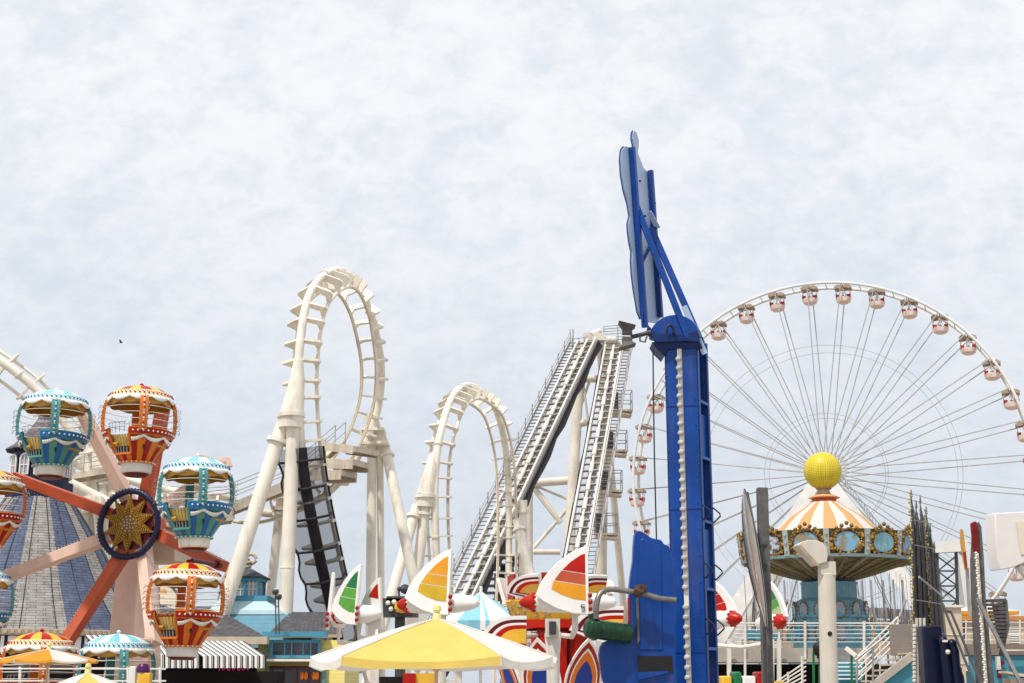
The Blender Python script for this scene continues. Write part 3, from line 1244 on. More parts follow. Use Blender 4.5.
tb.part('platform', c, 'conc')


mk('straw', (.66, .48, .18), .6, .12, 3)
def gondola(style):
    """balloon gondola, origin at its roof pivot, the door gap towards -Y and a bit to -X"""
    orange = style == 'orange'
    A_, B_ = ('orange', 'red_deep') if orange else ('teal_green', 'gond_blue')
    post = 'orange' if orange else 'teal'
    band = 'red_deep' if orange else 'gond_blue'
    roofm = ['yellow', 'red', 'pale_blue', 'white_blue']
    root = bpy.data.objects.new('balloon_gondola', None)
    COL.objects.link(root)
    # roof: striped dome
    c = MB()
    prof = [(1.00, -.14), (.98, -.03), (.89, .07), (.66, .20), (.40, .275), (.15, .31), (0, .32)]
    def rmf(i, j):
        if j <= 1:
            return 2
        if orange:
            return 0 if (i // 3) % 2 else 1
        return 0 if (i // 3) % 2 else 1
    c.lathe(prof, 48, (0, 0, 0), mf=rmf)
    c.lathe([(0.0, .30), (.05, .33), (.07, .38), (.03, .42), (0, .43)], 10, m=1)
    roof = c.build('roof', ['yellow', 'red', 'pale_yellow'] if orange else ['sky_blue', 'white_blue', 'pale_blue'], root)
    # filigree edge: small lozenges and a row of bulbs
    c = MB()
    for i in range(44):
        a = 2 * math.pi * i / 44
        for (rr_, zz_, s__, mm) in ((.985, -.03, .035, 0), (.93, .045, .022, 1), (.96, .015, .02, 0)):
            c.sphere((rr_ * math.cos(a + rr_ * 2), rr_ * math.sin(a + rr_ * 2), zz_), s__, 6, mm, (1, 1, .7))
    c.build('trim', ['red_deep', 'bulb'] if orange else ['gond_blue', 'bulb'], roof)
    # scalloped valance
    c = MB()
    n = 60
    def sc_(i):
        return .07 * abs(math.sin(math.pi * i / n * 10))
    o = 0
    for i in range(n):
        a = 2 * math.pi * i / n
        for z_, r_ in ((-.11, 1.03), (-.17 - 1.5 * sc_(i), 1.05)):
            c.v.append(V((r_ * math.cos(a), r_ * math.sin(a), z_)))
    for i in range(n):
        j = (i + 1) % n
        c.f.append([2 * i, 2 * i + 1, 2 * j + 1, 2 * j]); c.m.append(0)
    for i in range(10):
        a = 2 * math.pi * i / 10
        c.sphere((1.06 * math.cos(a), 1.06 * math.sin(a), -.16), .042, 8)
    va = c.build('valance', ['white'], roof)
    md = va.modifiers.new('thick', 'SOLIDIFY'); md.thickness = .012
    # ochre ceiling with its own scallop
    c = MB()
    for i in range(n):
        a = 2 * math.pi * i / n
        for z_, r_ in ((-.12, .97), (-.30 - .06 * abs(math.sin(math.pi * i / n * 8)), .93)):
            c.v.append(V((r_ * math.cos(a), r_ * math.sin(a), z_)))
    for i in range(n):
        j = (i + 1) % n
        c.f.append([2 * i, 2 * j, 2 * j + 1, 2 * i + 1]); c.m.append(0)
    c.lathe([(.965, -.135), (0, .1)], 30)
    c.build('ceiling', ['ochre'], root)
    # posts
    for k in range(4):
        a = R(-83 + 90 * k)
        d = V((math.cos(a), math.sin(a), 0))
        tg = V((-d.y, d.x, 0))
        path = [(.97, -.12), (1.06, -.32), (1.10, -.62), (1.10, -.92), (1.06, -1.18)]
        cc = catmull([(r_, z_) for r_, z_ in path], 4)
        pts = [d * r_ + Z * z_ for r_, z_ in cc]
        c = MB()
        for p_, q_ in zip(pts, pts[1:]):
            nn = (q_ - p_).cross(tg).normalized()
            c.beam(p_, q_ + (q_ - p_) * .06, .25, .09, up=nn)
        po = c.build('post', [post], root)
        c = MB()
        for i in range(11):
            q = pts[int(i * (len(pts) - 1) / 10)]
            c.sphere(q + d * .06, .034, 6, 0)
            if i < 10:
                c.sphere(q.lerp(pts[int((i + 1) * (len(pts) - 1) / 10)], .5) + d * .045, .028, 6, 1, (1, 1, 1))
        c.build('bulb_string', ['bulb', band], po)
        # side loops of wire on each post
        c = MB()
        for i in range(5):
            z_ = -.40 - i * .16
            pts_ = [d * 1.10 + tg * s * .14 + Z * z_ for s in (-1, 1)]
            c.tube([pts_[0], pts_[0] + d * .12 + Z * .03, pts_[0] + d * .15 - Z * .05, pts_[1] + d * .15 - Z * .05, pts_[1] + d * .12 + Z * .03, pts_[1]], .008, 4)
        c.build('guard_loop', ['galv'], po)
    c = MB()
    for i in range(4):
        z_ = -.45 - i * .2
        c.tube([(1.09 * math.cos(2 * math.pi * j / 36), 1.09 * math.sin(2 * math.pi * j / 36), z_) for j in range(36)], .009, 4, closed=True)
    c.build('guard_wire', ['steel_white'], root)
    # basket: tapered tub of stripes, with a door gap
    N = 24
    gap0, gap1 = R(-152), R(-106)
    def ingap(i):
        a = 2 * math.pi * (i + .5) / N
        a = (a + math.pi) % (2 * math.pi) - math.pi
        return gap0 < a < gap1
    out_prof = [(.50, -2.08), (.66, -1.83), (.85, -1.56), (1.0, -1.32)]
    c = MB()
    c.lathe(out_prof, N, mf=lambda i, j: None if (ingap(i) and j >= 1) else (i % 2))
    c.lathe([(.97, -1.32), (.82, -1.56), (.63, -1.83), (.47, -2.08)], N, mf=lambda i, j: None if (ingap(i) and j <= 1) else (i % 2))
    c.lathe([(.99, -1.32), (.96, -1.32)], N, mf=lambda i, j: None if ingap(i) else 0)
    bk = c.build('basket', [A_, B_], root)
    # door frame edges
    c = MB()
    for a in (R(-150), R(-105)):
        d = V((math.cos(a), math.sin(a), 0))
        pr = [d * r_ * 1.015 + Z * z_ for r_, z_ in out_prof[1:]] + [d * 1.04 + Z * -1.14]
        for p_, q_ in zip(pr, pr[1:]):
            c.beam(p_, q_, .07, .05, up=d)
    pr = [V((math.cos(R(a)), math.sin(R(a)), 0)) * .72 + Z * -1.85 for a in range(-150, -104, 9)]
    for p_, q_ in zip(pr, pr[1:]):
        c.beam(p_, q_, .07, .06)
    c.build('door_frame', [post], bk)
    # inner bench back of yellow boards seen through the gap, black grate on the floor
    c = MB()
    for i in range(9):
        a = R(-158 + 62 * i / 8)
        d = V((math.cos(a), math.sin(a), 0))
        c.beam(d * .60 + Z * -1.84, d * .83 + Z * -1.28, .075, .03, up=d)
    c.build('door_boards', ['straw'], bk)
    c = MB()
    for i in range(6):
        a = R(-147 + 41 * i / 5)
        d = V((math.cos(a), math.sin(a), 0))
        c.beam(d * .71 + Z * -1.83, d * .76 + Z * -1.66, .03, .02, up=d, m=1)
    for a in range(-148, -108, 10):
        d0 = V((math.cos(R(a)), math.sin(R(a)), 0)); d1 = V((math.cos(R(a + 10)), math.sin(R(a + 10)), 0))
        c.beam(d0 * .695 + Z * -1.75, d1 * .70 + Z * -1.74, .02, .24)
    c.build('grate', ['black', 'galv'], bk)
    c = MB()
    for sgn in (-1, 1):
        c.lathe([(.3, -1.75), (.80, -1.62), (.86, -1.56), (.84, -1.5)], 10, a0=R(90 + sgn * 90 - 45), a1=R(90 + sgn * 90 + 45))
    c.build('bench', ['ochre'], bk)
    # bars above the door gap
    c = MB()
    for i in range(6):
        a = R(-150 + 44 * i / 5)
        d = V((math.cos(a), math.sin(a), 0))
        c.tube([d * 1.0 + Z * -1.25, d * 1.02 + Z * -.95], .01, 4)
    for z_ in (-.95, -1.1):
        c.tube([V((math.cos(R(a)), math.sin(R(a)), 0)) * 1.02 + Z * z_ for a in range(-152, -104, 8)], .01, 4)
    c.build('gate_bars', ['galv'], bk)
    # rim band, with a row of bulbs, drops to a lower strip at the door
    c = MB()
    g_in = lambda i: gap0 < ((2 * math.pi * (i + .5) / 48 + math.pi) % (2 * math.pi) - math.pi) < gap1
    c.lathe([(1.0, -1.33), (1.06, -1.30), (1.08, -1.12), (1.02, -1.08), (.95, -1.12), (.96, -1.33)], 48, mf=lambda i, j: None if g_in(i) else (0 if j == 1 else 1))
    bd = c.build('rim_band', [band, post], root)
    c = MB()
    for i in range(44):
        a = 2 * math.pi * i / 44
        aa = (a + math.pi) % (2 * math.pi) - math.pi
        if gap0 < aa < gap1: continue
        c.sphere((1.09 * math.cos(a), 1.09 * math.sin(a), -1.21), .033, 6)
    c.build('bulb_string', ['bulb'], bd)
    # white swags
    c = MB()
    m_ = 9
    for i in range(96):
        a = 2 * math.pi * i / 96
        aa = (a + math.pi) % (2 * math.pi) - math.pi
        if gap0 - .02 < aa < gap1 + .05: continue
        f_ = abs(math.sin(a * m_ / 2))
        b_ = 2 * math.pi * (i + 1) / 96
        g_ = abs(math.sin(b_ * m_ / 2))
        w0, w1 = .03 + .02 * f_, .03 + .02 * g_
        z0, z1 = -1.34 - .12 * f_, -1.34 - .12 * g_
        ro, ri = 1.02, .97
        def pp(an, z_, r_): return V((r_ * math.cos(an), r_ * math.sin(an), z_))
        k0 = 1 - .5 * (-1.34 - z0)
        c.add([pp(a, z0 + w0, ro), pp(b_, z1 + w1, ro), pp(b_, z1 - w1, ro - .03 - .3 * (-1.34 - z1)), pp(a, z0 - w0, ro - .03 - .3 * (-1.34 - z0))], [(3, 2, 1, 0)])
    sw = c.build('swag', ['white'], bd)
    md = sw.modifiers.new('thick', 'SOLIDIFY'); md.thickness = .014; md.offset = 1
    # foot: bulbs and white drum
    c = MB()
    c.lathe([(.0, -2.36), (.42, -2.36), (.46, -2.33), (.48, -2.10), (.51, -2.08), (0, -2.06)], 36)
    ft = c.build('drum', ['white_dirty'], root)
    c = MB()
    c.lathe([(.0, -2.43), (.33, -2.43), (.41, -2.36), (0, -2.36)], 30)
    c.build('drum_base', ['maroon'], ft)
    c = MB()
    c.tube([(.53 * math.cos(2 * math.pi * j / 36), .53 * math.sin(2 * math.pi * j / 36), -2.06) for j in range(36)], .035, 6, closed=True, m=1)
    for i in range(24):
        a = 2 * math.pi * i / 24
        c.sphere((.565 * math.cos(a), .565 * math.sin(a), -2.06), .028, 6)
    c.build('bulb_string', ['bulb', 'orange' if orange else 'teal'], ft)
    # latch
    c = MB()
    a = R(-76)
    c.box((.80 * math.cos(a), .80 * math.sin(a), -1.68), (.03, .05, .12))
    c.sphere((.82 * math.cos(a), .82 * math.sin(a), -1.62), .04, 6)
    c.build('number_mark', ['black'], bk)  # dark mark in place of the small basket number
    return root

protoO = gondola('orange')
protoT = gondola('teal')
usedO = usedT = False
labs = {1: ('orange', 'orange and red striped balloon gondola at the top of the wheel'),
        0: ('teal', 'teal and blue striped balloon gondola on the right above the lower orange one'),
        7: ('orange', 'orange and red striped balloon gondola hanging right in front of the slanting white column'),
        6: ('teal', 'light blue striped balloon roof low down beside the pink support leg'),
        5: ('orange', 'red and yellow striped balloon roof low down behind the far yellow and white umbrella'),
        4: ('teal', 'teal balloon gondola cut off by the left edge of the picture'),
        3: ('orange', 'orange balloon gondola cut off at the left, in front of the dark blue cupola'),
        2: ('teal', 'teal and blue striped balloon gondola at the upper left of the wheel')}
tgt = {1: (141, 394), 0: (197, 465), 7: (187.5, 571), 6: (118, 642), 5: (41, 640), 4: (-22, 573), 3: (-10, 477), 2: (56, 398)}
for k in range(8):
    st, lab = labs[k]
    if st == 'orange':
        o = protoO if not usedO else copy_tree(protoO); usedO = True
    else:
        o = protoT if not usedT else copy_tree(protoT); usedT = True
    g0 = ends[k] + NB * 1.6
    o.location = P(tgt[k][0], tgt[k][1] + 3, g0.y)
    o.rotation_euler = (R(random.uniform(-1.2, 1.2)), R(random.uniform(-1.2, 1.2)), R(15 + random.uniform(-3.5, 3.5)))
    o.scale = (.885, .885, .92)
    tag(o, lab, 'gondola', 'gondolas of the balloon wheel')
# small numbers on the baskets are drawn as plain dark marks

# loading fence in front of the balloon wheel
c0 = Thing('metal_fence', 'low white rail fence across the foot of the balloon wheel', 'fence', AT(70, 0, 36))
c = MB()
for z_ in (1.15, 1.45, 1.75, 2.05):
    c.tube([AT(-30, z_, 36), AT(166, z_, 37)], .022, 5)
c0.part('rail', c, 'white')
for px in (-20, 20, 48, 90, 128, 160):
    c0.part('post', MB().tube([AT(px, 0, 36.4), AT(px, 2.1, 36.4)], .035, 6), 'white')
bk = Thing('ticket_machine', 'yellow and purple capped box beside the light blue balloon roof', 'machine', AT(140, 0, 36))
c = MB()
c.box(AT(143, .97, 35.5), (.30, .3, 1.94))
bk.part('body', c, 'yellow', bevel=.02)
c = MB()
c.lathe([(.0, .22), (.10, .21), (.16, .14), (.17, 0), (0, 0)][::-1], 16, AT(143, 1.95, 35.5))
bk.part('cap', c, 'purple')
c = MB()
c.box(AT(131, 1.05, 35.6), (.16, .2, 2.1))
single('white_box', c, 'white', 'narrow white post box beside the purple capped machine', 'post', AT(131, 0, 35.6), bevel=.02)

# ------------------------------------------------------------------ round shingled building
YC = 62.0
cc_ = P(34, 560, YC + 5.0) * V((1, 1, 0))
scl = (YC + 5) / F * 1.0
def zof(py, Y=YC + 5): return P(34, py, Y).z
def rad(px): return px * (YC + 5) / F
t = Thing('carousel_building', 'round building with cone roof of blue and grey shingle stripes and navy cupola', 'building', cc_)
zt, ze = zof(497), zof(633)
H_ = zt - ze
prof = [(rad(122), ze), (rad(104), ze + H_ * .16), (rad(86), ze + H_ * .34), (rad(69), ze + H_ * .56), (rad(50), ze + H_ * .78), (rad(30), zt)]
prof = [tuple(x) for x in catmull(prof, 5)]
pat = [0, 0, 0, 1, 1, 1, 0, 0, 0, 0, 0, 1]
Nn = 72
def cmf(i, j):
    a = (360 * (i + .5) / Nn)
    x = (a - 255) % 360
    # picture front is 270 degrees
    for lo_, hi_ in ((225, 243), (282, 305), (196, 214), (330, 345), (20, 40), (80, 100), (140, 160)):
        if lo_ <= a < hi_: return 1
    return 0
c = MB()
c.lathe(prof, Nn, cc_ * V((1, 1, 0)), mf=cmf, uvs=True)
rf = t.part('roof', c, ['shingle_blue', 'shingle_grey'], sharp=60)
c = MB()
c.lathe([(rad(116), ze - .28), (rad(123), ze - .24), (rad(124), ze - .02), (rad(120), ze + .02)], 72, cc_ * V((1, 1, 0)))
for i in range(130):
    a = 2 * math.pi * i / 130
    c.box(cc_ * V((1, 1, 0)) + V((rad(124.5) * math.cos(a), rad(124.5) * math.sin(a), ze - .12)), (.07, .13, .13), a)
t.part('eave_trim', c, 'stone', rf)
for a in range(0, 360, 15):
    c = MB()
    d = V((math.cos(R(a)), math.sin(R(a)), 0))
    c.tube([cc_ * V((1, 1, 0)) + d * (r_ + .01) + Z * (z_ + .02) for r_, z_ in prof], .018, 5)
    t.part('roof_ridge', c, 'slate', rf)
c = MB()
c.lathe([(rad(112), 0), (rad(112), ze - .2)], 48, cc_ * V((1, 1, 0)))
t.part('wall', c, 'interior_shade')
# striped valance under the eave
c = MB()
Na = 240
zv0, zv1 = ze - .3, ze - 1.0
c.lathe([(rad(118), zv1), (rad(118), zv0)], Na, cc_ * V((1, 1, 0)), mf=lambda i, j: 1 if i % 8 in (0, 2) else 0)
t.part('striped_valance', c, ['white', 'black'])
# cupola
zc0, zc1, zc2 = zof(503), zof(484), zof(452)
c = MB()
c.lathe([(rad(33), zc0 - .2), (rad(33), zc1), (rad(28), zc1 + .02), (rad(28), zc2)], 12, cc_ * V((1, 1, 0)))
cu = t.part('cupola', c, 'navy', smooth=False)
c = MB()
for k in range(12):
    a = 2 * math.pi * (k + .5) / 12
    d = V((math.cos(a), math.sin(a), 0)); tg = V((-d.y, d.x, 0))
    b0 = cc_ * V((1, 1, 0)) + d * rad(27.6)
    z0, z1, w = zc1 + .28, zc2 - .35, .22
    arch = [b0 + tg * -w + Z * z0, b0 + tg * w + Z * z0] + [b0 + tg * (w * math.cos(x)) + Z * (z1 - .15 + w * math.sin(x)) for x in (0, .6, 1.2, 1.57, 1.94, 2.54, 3.14)]
    wn = MB().prism(arch, d * .06)
    wo = t.part('window', wn, 'glass_light', cu)
    c.tube([p_ + d * .09 for p_ in arch], .045, 5, closed=True)
    c.tube([b0 + d * .1 + Z * z0, b0 + d * .1 + Z * (z1 + .05)], .025, 4)
    c.tube([b0 + d * .1 + tg * -w + Z * (z0 + .45), b0 + d * .1 + tg * w + Z * (z0 + .45)], .025, 4)
t.part('window_frame', c, 'white', cu)
c = MB()
zr = zof(406)
c.lathe([(rad(36), zc2 - .03), (rad(36), zc2 + .03), (rad(28), zc2 + .28), (rad(18), zc2 + .85), (rad(9), zc2 + 1.45), (.03, zr), (0, zr + .02)], 12, cc_ * V((1, 1, 0)), uvs=True)
t.part('cupola_roof', c, 'shingle_purple', cu, smooth=False)

0 and print('CONE', cc_, [((p.x/(p.y*CT+(p.z-EYE)*ST))*F+512) for p in (cc_+Z*zof(560), cc_+Z*zof(630)+V((rad(122)*math.cos(R(287)),rad(122)*math.sin(R(287)),0)))])
# ------------------------------------------------------------------ shops with awnings and slate roofs
def slate_roof(name_, th, pts, thick=.15):
    """pts: quad lower-left, lower-right, upper-right, upper-left"""
    pts = [V(p) for p in pts]
    c = MB()
    c.add(pts, [(0, 1, 2, 3)])
    w = (pts[1] - pts[0]).length
    h = (pts[3] - pts[0]).length
    c.uv[0] = [(0, 0), (w, 0), (w, h), (0, h)]
    n = (pts[1] - pts[0]).cross(pts[3] - pts[0]).normalized()
    c.prism([p - n * .01 for p in pts], -n * thick, 1)
    return th.part('roof', c, ['slate', 'stone'])

sh = Thing('shop_building', 'low shop with curved dark slate roofs behind the slanting white column', 'building', AT(180, 0, 66))
Yf = 64
slate_roof('roof', sh, [P(150, 612, Yf), P(212, 636, Yf), P(176, 590, Yf + 4), P(152, 560, Yf + 5)])
slate_roof('roof', sh, [P(150, 636, Yf - .5), P(268, 638, Yf - .5), P(214, 607, Yf + 4), P(150, 607, Yf + 4)])
c = MB()
pr = catmull([(210, 608), (222, 614), (238, 626), (258, 637)], 5)
for (x0, y0), (x1, y1) in zip(pr, pr[1:]):
    c.add([P(x0, y0, Yf + 4), P(x1, y1, Yf + 3.4), P(x1 - 40, 637, Yf - .4), P(x0 - 30, 637, Yf - .4)], [(0, 3, 2, 1)])
    k_ = len(c.f) - 1
    c.uv[k_] = [(x0 * .05, 1.5), (x0 * .05, 0), (x1 * .05, 0), (x1 * .05, 1.5)]
sh.part('roof', c, 'slate')
c = MB()
zz_ = P(200, 638, Yf - 1).z
c.box(AT(205, zz_ - .1, Yf - .6), (5.6, .6, .32))
c.box(AT(170, zz_ / 2 - .2, Yf + 3), (9.0, 6.0, zz_ - .4), m=1)
sh.part('wall', c, ['stone', 'interior_shade'])
c = MB()
c.lathe([(0, .25), (.08, .22), (.16, .1), (.18, 0), (0, 0)][::-1], 16, P(163, 594, 63))
sh.part('vent_cap', c, 'ochre')

def awning(label, px0, px1, y_top, y_bot, y_val, Yb, Yf_, slant=0, n=18, thin=True):
    loc = AT((px0 + px1) / 2, 0, Yf_)
    th = Thing('awning', label, 'awning', loc, 'striped awnings of the shops')
    c = MB()
    z1, z0, zv = P(px0, y_top, Yb).z, P(px0, y_bot, Yf_).z, P(px0, y_val, Yf_).z
    for i in range(n):
        for s0, s1, mm in ((0, .45, 0), (.45, .6, 1), (.6, .7, 0), (.7, 1, 1)):
            xa, xb = px0 + (px1 - px0) * (i + s0) / n, px0 + (px1 - px0) * (i + s1) / n
            c.add([AT(xa, z0, Yf_), AT(xb, z0, Yf_), AT(xb - slant, z1, Yb), AT(xa - slant, z1, Yb)], [(0, 1, 2, 3)], mm)
            sg = .05 * math.sin(i * 3.1)
            c.add([AT(xa, zv + sg, Yf_ - .02), AT(xb, zv - sg, Yf_ - .02), AT(xb, z0, Yf_ - .01), AT(xa, z0, Yf_ - .01)], [(0, 1, 2, 3)], mm)
    o = th.part('cloth', c, ['white', 'black'], smooth=False)
    md = o.modifiers.new('thick', 'SOLIDIFY'); md.thickness = .02
    c = MB()
    c.tube([AT(px0, z0 - .03, Yf_ + .05), AT(px1, z0 - .03, Yf_ + .05)], .03, 6)
    c.tube([AT(px0, z0 - .03, Yf_ + .05), AT(px0 - slant, z1 - .08, Yb)], .03, 6)
    c.tube([AT(px1, z0 - .03, Yf_ + .05), AT(px1 - slant, z1 - .08, Yb)], .03, 6)
    th.part('frame', c, 'steel_dark')
awning('black and white striped awning below the slate roof left of the yellow house', 203, 266, 641, 656, 668, 62.5, 60.5, 22, 11)
awning('black and white striped awning hanging behind the hanging orange gondola', 148, 200, 636, 655, 668, 62.5, 60.5, 14, 9)
awning('short black and white striped awning between the two striped balloon roofs', 98, 128, 635, 648, 658, 60.5, 59, 12, 5)

# near-black slab painting the shade inside the shop, and a pink neon squiggle
c = MB()
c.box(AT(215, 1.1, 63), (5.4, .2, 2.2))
si = single('shopfront', c, 'interior_shade', 'near-black slab for the shaded inside of the open shop under the black and white awning', 'shop', AT(215, 0, 63))
c = MB()
z_ = P(232, 668, 61).z
for k, x_ in enumerate((219, 224, 229, 234, 239, 244)):
    c.tube([AT(x_, z_ - .12 + .05 * (k % 2), 61.4), AT(x_ + 2.2, z_ + .12, 61.4), AT(x_ + 4, z_ - .10, 61.4)], .025, 5)
nn_ = single('neon_sign', c, 'neon', 'dim pink neon script sign in the dark shopfront', 'sign', AT(232, z_ - .2, 61.4))

# ------------------------------------------------------------------ blue and yellow house with cupola
hs = Thing('house', 'yellow clapboard house with blue trim, slate roof and a blue windowed cupola', 'building', AT(290, 0, 66))
Yh_ = 64
zb = P(300, 640, Yh_).z
c = MB()
c.beam(AT(268, zb / 2, Yh_ + .1 + 3), AT(352, zb / 2, Yh_ + .1 + 3), 6, zb)
hs.part('wall', c, 'siding_yellow')
c = MB()
def sb(px0, py0, px1, py1, Y, dep=.12):
    a, b = P(px0, py1, Y), P(px1, py0, Y)
    c.box(((a.x + b.x) / 2, Y - dep / 2, (a.z + b.z) / 2), (abs(b.x - a.x), dep, abs(b.z - a.z)))
sb(264, 632, 328, 637, Yh_, .5)
sb(264, 637, 268, 700, Yh_)
sb(322, 660, 326, 700, Yh_ + .0)
sb(270, 640, 321, 643, Yh_); sb(270, 655, 321, 658, Yh_)
sb(270, 643.1, 273.5, 654.9, Yh_); sb(318, 643.1, 321, 654.9, Yh_)
for x_ in (285, 292, 303.5, 311):
    sb(x_ - .9, 643.1, x_ + .9, 654.9, Yh_, .1)
hs.part('trim', c, 'teal_trim')
c = MB()
sb(268, 659, 322, 661.5, Yh_ - .1, .4)
hs.part('ledge', c, 'white')
c = MB()
sb(273, 642.5, 319, 655.5, Yh_ + .06, .1)
hs.part('window', c, 'glass')
c = MB()
sb(269, 668, 321, 700, Yh_ + .06, .1)
wn = hs.part('shop_window', c, 'glass')
c = MB()
for x_ in (272, 284, 297, 309, 320):
    sb(x_ - .8, 667, x_ + .8, 700, Yh_ - .05, .08)
sb(269, 666, 321, 668, Yh_ - .05, .1)
hs.part('window_frame', c, 'maroon', wn)
c = MB()
for x_ in (302, 306, 314, 317):
    c.sphere(P(x_, 676, Yh_ - .15), .16, 8, 0, (.6, .3, 1.2))
hs.part('window_sign', c, 'orange', wn)
c = MB(); c.add([(0, 0, 0)] * 0, [])
slate_roof('roof', hs, [P(268, 634, Yh_ + .3), P(342, 634, Yh_ + .3), P(342, 612, Yh_ + 4), P(290, 612, Yh_ + 4)])
# blue flared base and cupola
c = MB()
def ring4(cx_, Y, z_, w, d=None):
    d = d or w
    return [V((cx_ - w / 2, Y - d / 2, z_)), V((cx_ + w / 2, Y - d / 2, z_)), V((cx_ + w / 2, Y + d / 2, z_)), V((cx_ - w / 2, Y + d / 2, z_))]
def loft4(c, rows, mlist):
    o = len(c.v)
    for r_ in rows: c.v += r_
    for j in range(len(rows) - 1):
        for i in range(4):
            i2 = (i + 1) % 4
            c.f.append([o + j * 4 + i, o + j * 4 + i2, o + (j + 1) * 4 + i2, o + (j + 1) * 4 + i]); c.m.append(mlist[j])
    c.f.append([o + (len(rows) - 1) * 4 + i for i in range(4)]); c.m.append(mlist[-1])
Yc_ = 69
def zc_(py): return P(250, py, Yc_).z
cxx = P(247, 600, Yc_).x
px_ = Yc_ / F
loft4(c, [ring4(cxx + .9, Yc_, 0, 112 * px_), ring4(cxx + .9, Yc_, zc_(637), 108 * px_), ring4(cxx + .6, Yc_, zc_(618), 72 * px_), ring4(cxx + .4, Yc_, zc_(614), 64 * px_)], [0, 0, 0])
cb_ = hs.part('tower', c, 'siding_blue', smooth=False)
c = MB()
loft4(c, [ring4(cxx + .3, Yc_, zc_(616), 70 * px_), ring4(cxx + .2, Yc_, zc_(612), 68 * px_), ring4(cxx, Yc_, zc_(603), 48 * px_), ring4(cxx, Yc_, zc_(602), 47 * px_)], [0, 0, 0])
hs.part('tower_skirt', c, mat('pale_blue_paint', (.42, .57, .65), .6, .08, 1), cb_, smooth=False)
c = MB()
loft4(c, [ring4(cxx, Yc_, zc_(602), 48 * px_), ring4(cxx, Yc_, zc_(597), 48 * px_)], [0])
loft4(c, [ring4(cxx, Yc_, zc_(582), 32 * px_), ring4(cxx, Yc_, zc_(579), 34 * px_)], [0])
for sx_ in (-1, 1, 0):
    for sy_ in (-1, 1):
        c.box((cxx + sx_ * 14 * px_, Yc_ + sy_ * 14 * px_, (zc_(597) + zc_(580)) / 2), (3 * px_, 3 * px_, zc_(580) - zc_(597)))
hs.part('tower_frame', c, 'teal_trim', cb_, smooth=False)
c = MB()
loft4(c, [ring4(cxx, Yc_, zc_(597.5), 27 * px_), ring4(cxx, Yc_, zc_(580), 27 * px_)], [0])
hs.part('tower_window', c, 'glass_light', cb_, smooth=False)
c = MB()
for k in range(-3, 4):
    c.box((cxx + k * 4 * px_, Yc_ - 13.9 * px_, (zc_(597) + zc_(580)) / 2), (.04, .04, zc_(580) - zc_(597)))
for py_ in (585, 590):
    c.box((cxx, Yc_ - 13.9 * px_, zc_(py_)), (27 * px_, .04, .04))
hs.part('glazing_bar', c, 'white', cb_)
c = MB()
rows = [ring4(cxx, Yc_, zc_(579), 38 * px_), ring4(cxx, Yc_, zc_(577.5), 38 * px_), ring4(cxx, Yc_, zc_(569), 7 * px_), ring4(cxx, Yc_, zc_(568), 1 * px_)]
loft4(c, rows, [0, 0, 0])
for j in range(3):
    for i in range(4):
        w0, w1 = (38, 38, 7, 1)[j] * px_ / 2, (38, 38, 7, 1)[j + 1] * px_ / 2
        c.uv[j * 4 + i] = [(-w0, j * 1.), (w0, j * 1.), (w1, j + 1.), (-w1, j + 1.)]
hs.part('tower_roof', c, 'slate', cb_, smooth=False)
# brown ornament above it: a striped neck with a round curl
c = MB()
Yo = 72
c.tube([P(233, 600, Yo), P(234, 585, Yo), P(238, 572, Yo), P(243, 562, Yo), P(247, 557, Yo)], [.75, .72, .58, .38, .2], 14)
orn = Thing('rooftop_figure', 'brown striped horn shaped ornament with a curled tip above the cupola roof', 'ornament', P(233, 602, Yo))
orn.part('body', c, 'brown')
c = MB()
q = P(251, 559, Yo)
c.tube([q + V((.26 * math.cos(a * .5), 0, .24 * math.sin(a * .5))) for a in range(0, 13)], .09, 8)
orn.part('curl', c, 'stone')
c = MB()
for k in range(6):
    f_ = k / 6
    q = P(234 + f_ * 11, 588 - 28 * f_, Yo)
    r_ = .74 - .4 * f_
    c.tube([q + V((r_ * math.cos(x), r_ * math.sin(x), r_ * .35 * math.cos(x))) for x in [2 * math.pi * i / 14 for i in range(14)]], .06, 5, closed=True)
orn.part('stripe', c, 'stone')
# lamp with two globes, right of the cupola
lm = Thing('globe_lamp', 'small dark lamp post with two round globes beside the white columns', 'lamp', P(270, 612, 63) * V((1, 1, 0)) )
c = MB()
for (x_, y_) in ((275.5, 592), (278.5, 597)):
    q = P(x_, y_, 63)
    lm.part('post', MB().tube([V((q.x + .1, 63, P(280, 634, 63).z)), q - Z * .1], .03, 6), 'steel_dark')
for (x_, y_) in ((275.5, 592), (278.5, 597)):
    q = P(x_, y_, 63)
    lm.part('globe', MB().lathe([(0, -.14), (.12, -.10), (.16, .02), (.12, .12), (0, .16)], 14, q, mf=lambda i, j: 0 if j > 2 else 1), ['globe', 'steel_dark'])

